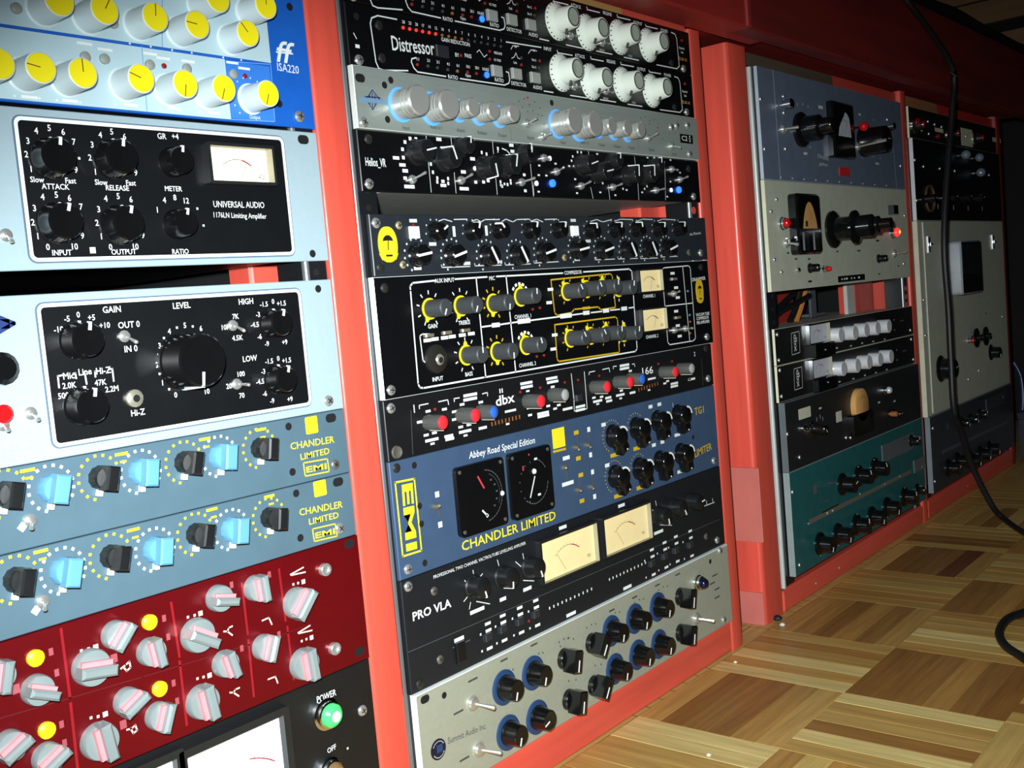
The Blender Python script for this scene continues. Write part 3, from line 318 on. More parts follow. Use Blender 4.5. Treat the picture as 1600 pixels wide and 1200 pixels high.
{'name':'metering_unit','label':'black faced unit with a large white meter and green lit lamp, bottom left','cat':'rack unit','group':None,'box':(-519.8,-37.2,25,161.8),'yf':-1,'th':3,'mat':'black_satin','side':None,'dup':0,'ch':'steel_dark','depth':220,'items':[('M','vu_white',-189.7,-118.5,91.5,151.4,6,10),('M','vu_white',-257.5,-196.4,102.4,153.9,6,10),('t','POWER',-86.4,149.1,-69.6,148.7,4.4,'white',1,0.2,0,0),('t','OFF',-82.1,111.5,-74.4,112.1,3.6,'white',1,0.2,0,0),('jewel','green_glow',-80.8,137.5,11),('jewel','brown_jewel',-82.7,98.6,9),('s','silver',-48.2,127.6),('m',-64.5,106.5,1.5,1.5,0,'grey_print')]},
{'name':'compressor','label':'lower of two black compressors with large cream knobs','cat':'rack unit','group':'twin black compressors with cream knobs','box':(0,482.6,580.5,624.7),'yf':-1,'th':3,'mat':'black_gloss_panel','side':None,'dup':0,'ch':'steel_dark','depth':220,'items':[('l',[(50.5,618.8),(31.3,618.6),(25,616),(23.3,611.9),(25.2,585),(27.4,580.6),(32.1,579.8),(57.3,582.3)],1,'white'),('l',[(67.1,592.9),(62.6,591.7),(61.8,589.3),(63.8,585.1),(67.5,582.5),(98.6,582.5)],1,'white'),('l',[(115.1,582.6),(169.6,583.1),(175.4,585.1),(177.1,588.2),(176.3,594),(173.3,594.4)],1,'white'),('l',[(176.6,619.1),(224.1,620.7)],1,'white'),('l',[(247.1,621.1),(247.6,619.1),(269.4,619.5)],1,'white'),('l',[(298.3,622),(298.8,619.9),(318.6,620.2)],1,'white'),('l',[(347.9,622.8),(348.4,620.6),(370.7,621.1)],1,'white'),('l',[(398,620.8),(398.6,619.2),(420.4,619.7)],1,'white'),('l',[(447,619.9),(454.1,619.2),(456.9,615.1),(458.2,587.1),(452.9,583.9),(413.8,583.4)],1,'white'),('l',[(223,583.4),(236,583.4)],1,'white'),('l',[(261.5,583.3),(287.3,583.4)],1,'white'),('l',[(308.4,583.8),(334.2,583.9)],1,'white'),('l',[(354.8,583.7),(380.4,583.8)],1,'white'),('t','Distressor',42.8,600.9,88.1,602.7,10.5,'white',1,0.3,0,0),('c','RATIO',106.8,582.8,3,'white'),('c','GAIN REDUCTION',113.6,610.8,3,'white'),('c','BY',113.9,600.8,3,'white'),('c','PASS',127,601.7,3,'white'),('c','INPUT',233.2,620.6,3,'white'),('c','ATTACK',281.2,620.3,3,'white'),('c','RELEASE',331.4,621.3,3,'white'),('c','OUTPUT',383.8,620.1,3,'white'),('c','POWER',433.3,619.7,3,'white'),('c','RATIO',163.3,586.5,3,'white'),('c','DETECTOR',188.8,585.8,3,'white'),('c','AUDIO',214.2,585.6,3,'white'),('c','REDLINE',164.7,608.4,2,'white'),('c','1% THD',163.3,602.6,2,'white'),('c','Link',186.4,603.4,2,'white'),('c','Slot 2',212.4,608.7,2,'white'),('c','Slot 3',211.6,602.7,2,'white'),('c','HP',188.9,616.8,2,'white'),('c','HP',213.5,616.7,2,'white'),('d','red_led_lit',1.3,56.3,613.6,1),('d','red_led_lit',1.3,63.1,613.6,1),('d','red_led_lit',1.3,70,613.7,1),('d','red_led_lit',1.3,76.9,613.7,1),('d','red_led_lit',1.3,84,613.8,1),('d','red_led_lit',1.3,91.2,613.8,1),('d','amber_led',1.2,98.5,613.9,1),('d','amber_led',1.2,105.9,614,1),('d','amber_led',1.2,113.4,614,1),('d','amber_led',1.2,121,614.1,1),('d','dark_led',1.2,128.7,614.1,1),('d','dark_led',1.2,136.5,614.2,1),('d','dark_led',1.2,144.4,614.3,1),('d','dark_led',1.2,152.5,614.3,1),('d','dark_led',1.2,160.7,614.4,1),('d','dark_led',1.2,168.9,614.5,1),('c','28',57.3,618,2.3,'white'),('c','23',64.1,618.1,2.3,'white'),('c','20',71.1,618.2,2.3,'white'),('c','17',78.1,618.3,2.3,'white'),('c','14',85.2,618.4,2.3,'white'),('c','12',92.4,618.4,2.3,'white'),('c','10',99.7,618.5,2.3,'white'),('c','9',107.1,618.6,2.3,'white'),('c','8',114.6,618.7,2.3,'white'),('c','7',122.2,618.8,2.3,'white'),('c','6',129.9,618.9,2.3,'white'),('c','5',137.7,619,2.3,'white'),('c','4',145.7,619.1,2.3,'white'),('c','3',153.7,619.2,2.3,'white'),('c','2',161.9,619.3,2.3,'white'),('c','1',170.2,619.4,2.3,'white'),('d','red_led',1.3,68,588,1),('d','red_led',1.3,124.7,588.6,1),('d','red_led',1.3,135.3,588.8,1),('d','red_led',1.3,154.2,608.7,1),('d','red_led',1.3,153.4,602.3,1),('d','red_led',1.3,194.3,602.4,1),('d','red_led',1.3,220.1,608.9,1),('d','red_led',1.3,118.4,600.9,1),('d','dark_led',1.3,79.4,588.2,1),('d','dark_led',1.3,89.9,588.2,1),('d','dark_led',1.3,101.5,588,1),('d','dark_led',1.3,195.1,608.3,1),('d','dark_led',1.3,218.3,602.6,1),('d','amber_led',1.3,112.5,588.1,1),('d','blue_led_lit',2.6,147.7,588.9,1.6),('c','1:1',69,592.3,2.3,'white'),('c','2:1',80.5,592.6,2.3,'white'),('c','3:1',91,592.6,2.3,'white'),('c','4:1',102.6,592.5,2.3,'white'),('c','6:1',113.7,592.6,2.3,'white'),('c','10:1',125.8,593.1,2.3,'white'),('c','20:1',136.5,593.4,2.3,'white'),('c','NUKE',147.1,593.4,2.3,'white'),('c','Opto',124.9,586.1,2.3,'white'),('l',[(138.2,605.9),(141.4,608.2),(144,605.7),(146.6,603.1),(150.5,605.5)],0.6,'white'),('l',[(182.2,613.9),(185.1,617.1),(193.1,617.7)],0.6,'white'),('l',[(182.1,606.4),(185.4,607.8),(188.5,611.6),(190.2,607.8),(193.3,607.2)],0.6,'white'),('l',[(205.5,613.3),(209.2,616.8),(217.5,616.8)],0.6,'white'),('b','grey_button',159.7,593.1,12,9,3,'push_button'),('b','grey_button',185.2,593.6,12,9,3,'push_button'),('b','grey_button',210.5,593.1,12,9,3,'push_button'),('b','dark_button',96.2,601.1,14,9,2,'push_button'),('k','dist',250,601.9,-70),('k','dist',295.3,598.7,-60),('k','dist',348.6,601.7,-60),('k','dist',400,600.8,-60),('g','bright',266.5,591.5,-3.1,-2.7),('g','bright',317,592.1,-2,-3.2),('c','BRITISH',317.7,585.7,1.8,'grey_print'),('c','HOLD',365.7,586.2,1.8,'grey_print'),('s','silver',8.7,584.3),('s','hole',10.3,615),('s','dark',31.5,611.8),('s','dark',31.5,588.4),('m',8.6,593.9,4,2.5,0,'white'),('l',[(6.1,602.7),(8.4,599.2)],0.7,'white'),('s','silver',466.3,585.4),('d','red_led',1.5,467.2,614.6,1),('c','Empirical',465.8,606.5,2.2,'white'),('c','Labs',466.2,602.3,2.2,'white'),('t','EL8-X',457.9,595.4,475.1,595.2,3,'orange',1,0.2,0,0),('s','dark',442.5,588.5)]},
{'dup':1,'of':7,'dz':44.5,'name':'compressor','label':'topmost black compressor with large cream knobs under the red top rail'},
{'name':'compressor','label':'brushed silver compressor with ten machined knobs ringed in blue light','cat':'rack unit','group':None,'box':(0,482.6,535.7,580.2),'yf':-3,'th':5,'mat':'silver_panel','side':'silver_edge','dup':0,'ch':'steel_dark','depth':220,'items':[('k','c2_l',44.3,555.6,10),('k','c2_l',76.4,555.5,10),('k','c2_l',235.6,555.6,10),('k','c2_l',266.5,555,10),('k','c2_s',106.9,556.6,0),('k','c2_s',130.7,555.8,0),('k','c2_s',156.3,555.8,0),('k','c2_s',297.2,556.3,0),('k','c2_s',322.9,556,0),('k','c2_s',346.4,555.8,0),('g','bright',192,552.9,0.8,2.5),('g','bright',211.7,542.8,-0.6,1.5),('g','bright',382.5,552.6,2.3,3.4),('g','bright',425.9,547.4,0.8,-3.1),('c','Input',47.9,539.2,2.8,'print_dark'),('c','Ratio x:1',80.3,541.9,2.8,'print_dark'),('c','Attack',108.2,541.5,2.8,'print_dark'),('c','Release',133.6,541.3,2.8,'print_dark'),('c','Output',158.7,541,2.8,'print_dark'),('c','Bypass',196.4,541.5,2.8,'print_dark'),('c','Input',242.1,540.2,2.8,'print_dark'),('c','Ratio x:1',275,542,2.8,'print_dark'),('c','Attack',302.4,541.6,2.8,'print_dark'),('c','Release',327.8,541.6,2.8,'print_dark'),('c','Output',352.6,541.8,2.8,'print_dark'),('c','Bypass',388.9,542,2.8,'print_dark'),('c','Power',432.2,539.8,2.8,'print_dark'),('m',184.3,570.7,1.2,1.2,0,'print_dark'),('m',191.7,573.6,1.2,1.2,0,'print_dark'),('m',198.2,569.2,1.2,1.2,0,'print_dark'),('m',205.9,572.1,1.2,1.2,0,'print_dark'),('m',212.5,567.6,1.2,1.2,0,'print_dark'),('m',188.5,566.1,1.2,1.2,0,'print_dark'),('m',195.2,563.3,1.2,1.2,0,'print_dark'),('m',202.5,564.5,1.2,1.2,0,'print_dark'),('m',209.4,561.6,1.2,1.2,0,'print_dark'),('m',214.7,561.2,1.2,1.2,0,'print_dark'),('m',216.4,554.2,1.2,1.2,0,'print_dark'),('m',373.4,571.5,1.2,1.2,0,'print_dark'),('m',381.5,573.5,1.2,1.2,0,'print_dark'),('m',388.9,569.9,1.2,1.2,0,'print_dark'),('m',397.2,572,1.2,1.2,0,'print_dark'),('m',404.8,568.3,1.2,1.2,0,'print_dark'),('m',400.5,560.6,1.2,1.2,0,'print_dark'),('m',410.9,554.2,1.2,1.2,0,'print_dark'),('m',388,566.8,1.2,1.2,0,'print_dark'),('d','red_led',0.9,196.4,574.8,0.6),('d','red_led',0.9,402.8,564.3,0.6),('m',170,542,0.3,12,0,'print_dark'),('m',364.2,546,0.3,12,0,'print_dark'),('s','hole',29.7,568.5),('s','hole',29.5,543.9),('s','hole',230.1,573.6),('s','hole',36.5,572.8),('s','slot',6.3,571.1),('s','silver',5.6,540.1),('s','silver',462.2,571.2),('s','silver',462.4,541.5),('s','silver',429.4,566.8),('s','silver',440.1,569.1),('B','black_panel',445.8,471.8,552.2,561.3,0.4,0.5,'model_badge',None),('t','C2',449,557.3,460.2,557.1,5,'white_hi',1,0.1,0,0),('m',465.6,557.2,3,3,45,'white_hi'),('m',465.6,557.2,2,6.5,0,'white_hi'),('l',[(17,563.7),(10.3,556.5),(15.6,549.7),(23,558),(17,563.7)],0.8,'logo_navy'),('l',[(8.1,556.9),(26,557.4)],0.8,'logo_navy'),('l',[(9.4,558.4),(24.1,558.9)],0.8,'logo_navy'),('l',[(10.1,555.1),(22.2,555.5)],0.8,'logo_navy'),('l',[(13.9,559.7),(13.4,553.7)],0.8,'logo_navy'),('l',[(16.7,561.6),(15.6,551.4)],0.8,'logo_navy'),('l',[(19.1,560.2),(18.3,553.8)],0.8,'logo_navy'),('m',17.6,556.1,28,3,0,'led_glow_print')]},
{'name':'equalizer','label':'glossy black unit with white line markings between the silver compressor and the rack gap','cat':'rack unit','group':None,'box':(0,482.6,491.5,535.2),'yf':-1,'th':3,'mat':'black_gloss_panel','side':None,'dup':0,'ch':'grey_cover','depth':350,'items':[('k','hel',57.3,521.8,78),('k','hel',86.9,518.1,-20),('k','hel',133.2,513.2,170),('k','hel',159.4,515.7,15),('k','hel_s',107.2,528.6,10),('k','hel_s',182.6,527.7,15),('l',[(70.1,535),(70.7,531)],0.5,'white'),('l',[(70.2,515.6),(70.3,492.5)],0.5,'white'),('l',[(98.1,535.4),(98.3,524.6)],0.5,'white'),('l',[(98.2,508.4),(98.2,492.5)],0.5,'white'),('l',[(147.8,535.4),(147.8,525.5)],0.5,'white'),('l',[(147.9,508.1),(148.1,492.6)],0.5,'white'),('l',[(194.9,535),(195.6,531.2)],0.5,'white'),('l',[(195.3,519.4),(195.7,492)],0.5,'white'),('m',52.8,531.9,2.9,2.6,0,'white'),('m',59,532,2.9,2.6,0,'white'),('m',47.1,529,2.9,2.6,0,'white'),('m',43.8,523.5,2.9,2.6,0,'white'),('m',43.9,517.4,2.9,2.6,0,'white'),('m',44.5,507.7,5.8,2.6,0,'white'),('m',84.1,533.3,5.8,2.6,0,'white'),('m',109,509.4,5.8,2.6,0,'white'),('m',122.8,533.9,5.8,2.6,0,'white'),('m',121.3,520.2,5.8,2.6,0,'white'),('m',171.7,533.9,5.8,2.6,0,'white'),('m',172.9,528.9,5.8,2.6,0,'white'),('m',36.3,516.8,6.5,2.4,0,'white'),('m',42.2,511.9,6.5,2.4,0,'white'),('m',84.5,498.1,6.5,2.4,0,'white'),('m',47.4,496.1,10.8,2.6,0,'white'),('m',108.2,496.2,10.8,2.6,0,'white'),('m',122.7,501.8,3.6,2.4,0,'white'),('m',132.3,502.2,3.6,2.4,0,'white'),('m',138.1,503.4,3.6,2.4,0,'white'),('m',84.4,501.2,3.6,2.4,0,'white'),('m',185.3,496.5,3.6,2.4,0,'white'),('m',185.6,509.9,3.6,2.4,0,'white'),('m',43.8,502.3,3.6,2.4,0,'white'),('m',72.7,513.9,2.2,2.6,0,'white'),('m',74.2,507.8,2.2,2.6,0,'white'),('m',78.4,503.5,2.2,2.6,0,'white'),('m',90.5,503.5,2.2,2.6,0,'white'),('m',90.3,524.4,2.2,2.6,0,'white'),('m',133.2,525.9,2.2,2.6,0,'white'),('m',139,524.9,2.2,2.6,0,'white'),('m',153.9,530.2,2.2,2.6,0,'white'),('m',153.6,503,2.2,2.6,0,'white'),('m',155.2,499.5,2.2,2.6,0,'white'),('m',162.4,501.1,2.2,2.6,0,'white'),('m',166.8,502.5,2.2,2.6,0,'white'),('m',78,500.6,2.2,2.6,0,'white'),('m',90.2,499.8,2.2,2.6,0,'white'),('l',[(159.4,530.5),(165.5,529.1),(171.1,524.3)],1,'white'),('l',[(153.5,527.1),(154.6,530.3)],1,'white'),('g','bright',50.2,501.3,4.6,4),('g','bright',104.5,502.5,2.5,3.5),('g','bright',180.3,503.4,5.5,2.3),('d','white_led',1.8,123,512.7,1),('t','Helios_VR',5.4,512.8,25.4,512.7,6,'white',1,0.3,0,0),('s','dark',10.3,528.8),('s','silver',6.9,496.9),('k','hel',268.3,521.3,75),('k','hel',292.2,515.5,80),('k','hel',343.7,514.8,5),('k','hel',371.7,515.9,5),('k','hel_s',316.4,526.7,10),('k','hel_s',389.3,526.2,10),('k','hel_s',183.3,525.3,10),('l',[(282.4,534.9),(282.7,529.1)],0.5,'white'),('l',[(281.6,501.9),(284,491.9)],0.5,'white'),('l',[(319.1,533.1),(317.8,529.7)],0.5,'white'),('l',[(310.3,504.9),(311.2,491.5)],0.5,'white'),('l',[(359.5,533.6),(360,524.8)],0.5,'white'),('l',[(362,508.7),(361.3,492)],0.5,'white'),('l',[(415.2,532),(411.4,492.9)],0.5,'white'),('l',[(196.7,501.6),(196.5,493)],0.5,'white'),('m',250.9,520.1,3.1,1.5,0,'white'),('m',258.2,520.4,3.1,1.5,0,'white'),('m',258.4,508.7,3.1,1.5,0,'white'),('m',259.6,496.3,3.1,1.5,0,'white'),('m',321,495.8,3.1,1.5,0,'white'),('m',296.3,533.1,3.1,1.5,0,'white'),('m',311.8,523.9,3.1,1.5,0,'white'),('m',341.1,501.2,3.1,1.5,0,'white'),('m',296.4,497.9,3.1,1.5,0,'white'),('m',230.9,521.3,3.1,1.5,0,'white'),('m',207.4,518.7,3.1,1.5,0,'white'),('m',205.6,510.4,3.1,1.5,0,'white'),('m',216.3,510.4,3.1,1.5,0,'white'),('m',203.6,496.2,3.1,1.5,0,'white'),('m',383,534,3.1,1.5,0,'white'),('m',395.5,534.7,3.1,1.5,0,'white'),('m',426.6,533.8,3.1,1.5,0,'white'),('m',443.9,521.6,3.1,1.5,0,'white'),('m',423.5,511.8,3.1,1.5,0,'white'),('m',441,511.7,3.1,1.5,0,'white'),('m',415.2,496.4,3.1,1.5,0,'white'),('m',368.5,499.6,3.1,1.5,0,'white'),('m',265.4,533.2,2.2,2,0,'white'),('m',271,533.3,2.2,2,0,'white'),('m',257.5,528.9,2.2,2,0,'white'),('m',255.2,525,2.2,2,0,'white'),('m',288.8,506.9,2.2,2,0,'white'),('m',301.5,506.4,2.2,2,0,'white'),('m',335,502.2,2.2,2,0,'white'),('m',373.3,503.2,2.2,2,0,'white'),('m',378.1,505.7,2.2,2,0,'white'),('m',153.7,500.3,2.2,2,0,'white'),('m',158.5,501.4,2.2,2,0,'white'),('m',166.7,504.6,2.2,2,0,'white'),('g','bright',230.2,514.2,-2.1,2.2),('g','bright',265.5,502.7,1.4,2.8),('g','bright',316.4,503.1,1.2,1.8),('g','bright',392.8,502.1,1.6,0.5),('g','bright',441.1,514.4,-0.7,1.6),('g','bright',425.9,524.3,-4.7,-2.5),('g','bright',213.5,525.2,-6.2,-3),('d','white_led',2.2,201,503.2,1.5),('d','white_led',2.2,423.3,503.2,1.5),('d','white_led',2.2,222.6,525.4,1.5),('d','blue_led_lit',3.4,223,503.8,3),('d','blue_led_lit',3.4,437.5,503.7,3),('s','silver',468,497.7),('s','dark',461.7,526.4)],'inset':21,'low':0.2},
{'name':'equalizer','label':'charcoal unit with white pointer knobs and round yellow badge, below the open gap','cat':'rack unit','group':None,'box':(2,485.6,430.7,475.3),'yf':-3,'th':3,'mat':'charcoal','side':'charcoal','dup':0,'ch':'steel_dark','depth':330,'items':[('k','phx_s',67.8,462.5,60),('k','phx_s',108.9,462.4,20),('k','phx_s',142,463.1,-40),('k','phx_s',182.5,463,20),('k','phx_s',222.4,462.9,20),('k','phx_s',271.5,461.8,-5),('k','phx_s',310.6,462.6,15),('k','phx_s',347.6,462.9,-5),('k','phx_s',387,462.8,20),('k','phx_s',425.8,463.3,20),('k','phx',46.1,444.9,82),('k','phx',85,444.1,76),('k','phx',126,442.8,150),('k','phx',163.7,442.5,150),('k','phx',199.8,443.9,78),('k','phx',249.1,445.5,82),('k','phx',288.3,444.4,78),('k','phx',329.4,443.7,150),('k','phx',366.5,444,150),('k','phx',402.6,444,76),('ring',46.1,444.9,12.5,8,-150,30,1.6,1.6,'grey_print'),('ring',85,444.1,12.5,8,-150,30,1.6,1.6,'grey_print'),('ring',126,442.8,12.5,8,-150,30,1.6,1.6,'grey_print'),('ring',163.7,442.5,12.5,8,-150,30,1.6,1.6,'grey_print'),('ring',199.8,443.9,12.5,8,-150,30,1.6,1.6,'grey_print'),('ring',249.1,445.5,12.5,8,-150,30,1.6,1.6,'grey_print'),('ring',288.3,444.4,12.5,8,-150,30,1.6,1.6,'grey_print'),('ring',329.4,443.7,12.5,8,-150,30,1.6,1.6,'grey_print'),('ring',366.5,444,12.5,8,-150,30,1.6,1.6,'grey_print'),('ring',402.6,444,12.5,8,-150,30,1.6,1.6,'grey_print'),('ring',67.8,462.5,9.5,5,-100,60,1.2,1.2,'grey_print'),('ring',108.9,462.4,9.5,5,-100,60,1.2,1.2,'grey_print'),('ring',142,463.1,9.5,5,-100,60,1.2,1.2,'grey_print'),('ring',182.5,463,9.5,5,-100,60,1.2,1.2,'grey_print'),('ring',222.4,462.9,9.5,5,-100,60,1.2,1.2,'grey_print'),('ring',271.5,461.8,9.5,5,-100,60,1.2,1.2,'grey_print'),('ring',310.6,462.6,9.5,5,-100,60,1.2,1.2,'grey_print'),('ring',347.6,462.9,9.5,5,-100,60,1.2,1.2,'grey_print'),('ring',387,462.8,9.5,5,-100,60,1.2,1.2,'grey_print'),('ring',425.8,463.3,9.5,5,-100,60,1.2,1.2,'grey_print'),('l',[(72,436.9),(72.2,435),(104.5,434.8)],0.8,'grey_print'),('l',[(110.3,437),(110.5,435.1),(143.2,434.8)],0.8,'grey_print'),('l',[(147.8,436.6),(148.1,434.6),(181.3,434.7)],0.8,'grey_print'),('l',[(186.2,436.9),(186.5,435.2),(220.7,435.5)],0.8,'grey_print'),('l',[(276.2,437.9),(276.5,435.7),(308.5,435.6)],0.8,'grey_print'),('l',[(313.8,437.7),(314.2,435.5),(348.1,435.4)],0.8,'grey_print'),('l',[(353,437.2),(353.4,434.9),(384.5,434.9)],0.8,'grey_print'),('l',[(390.5,437.6),(391,435.6),(423.2,435.6)],0.8,'grey_print'),('l',[(73.4,470.4),(79.6,471.9),(88.4,470.1)],0.8,'grey_print'),('l',[(90.9,471.7),(106,472)],0.8,'grey_print'),('l',[(111.7,470.5),(117.9,471.8),(122.5,469.9),(127.6,471.8),(145,471.9)],0.8,'grey_print'),('l',[(148.6,470.3),(154,472.3),(162.7,470),(168.2,472),(184.3,472.4)],0.8,'grey_print'),('l',[(186.8,470.7),(195.2,472.4),(203.2,470.1)],0.8,'grey_print'),('l',[(206.3,472.2),(223.5,472.6)],0.8,'grey_print'),('l',[(276.1,471),(284.2,472.5),(293.6,470.3),(308.7,472.6)],0.8,'grey_print'),('l',[(313.5,471.1),(323.9,473),(344.5,472.7)],0.8,'grey_print'),('l',[(351.4,471.2),(362.4,473.2),(380.6,472.9)],0.8,'grey_print'),('l',[(389.7,471.4),(399.5,473.4),(424.6,472.7)],0.8,'grey_print'),('m',45.9,470.6,8,2.6,0,'grey_print'),('m',46,435.2,8,2.6,0,'grey_print'),('m',64.5,453,8,2.6,0,'grey_print'),('m',247.5,471.6,8,2.6,0,'grey_print'),('m',248.7,436.7,8,2.6,0,'grey_print'),('m',267.9,452.9,8,2.6,0,'grey_print'),('m',415.5,437,8,2.6,0,'grey_print'),('m',101.3,437.3,8,2.6,0,'grey_print'),('m',140.3,437.3,8,2.6,0,'grey_print'),('b','white_button',44.8,461.7,9,9,3,'rocker_switch'),('b','white_button',246.9,462.1,9,9,3,'rocker_switch'),('m',89.7,462.4,3,8,0,'white'),('m',128.1,462.9,3,8,0,'white'),('d','red_led',1,45.8,467.6,0.6),('s','brass',30.4,467.1),('s','brass',30.9,438.2),('s','brass',229.9,438.8),('s','silver',470.6,438.2),('s','steel',446.5,439.1),('s','silver',8,468.9),('s','dark',8.3,437.1),('badge',17.7,453.3,9.5,13),('t','the Phoenix',450.8,457.9,474.6,459.5,3,'grey_print',1,0,0,0.3)]},
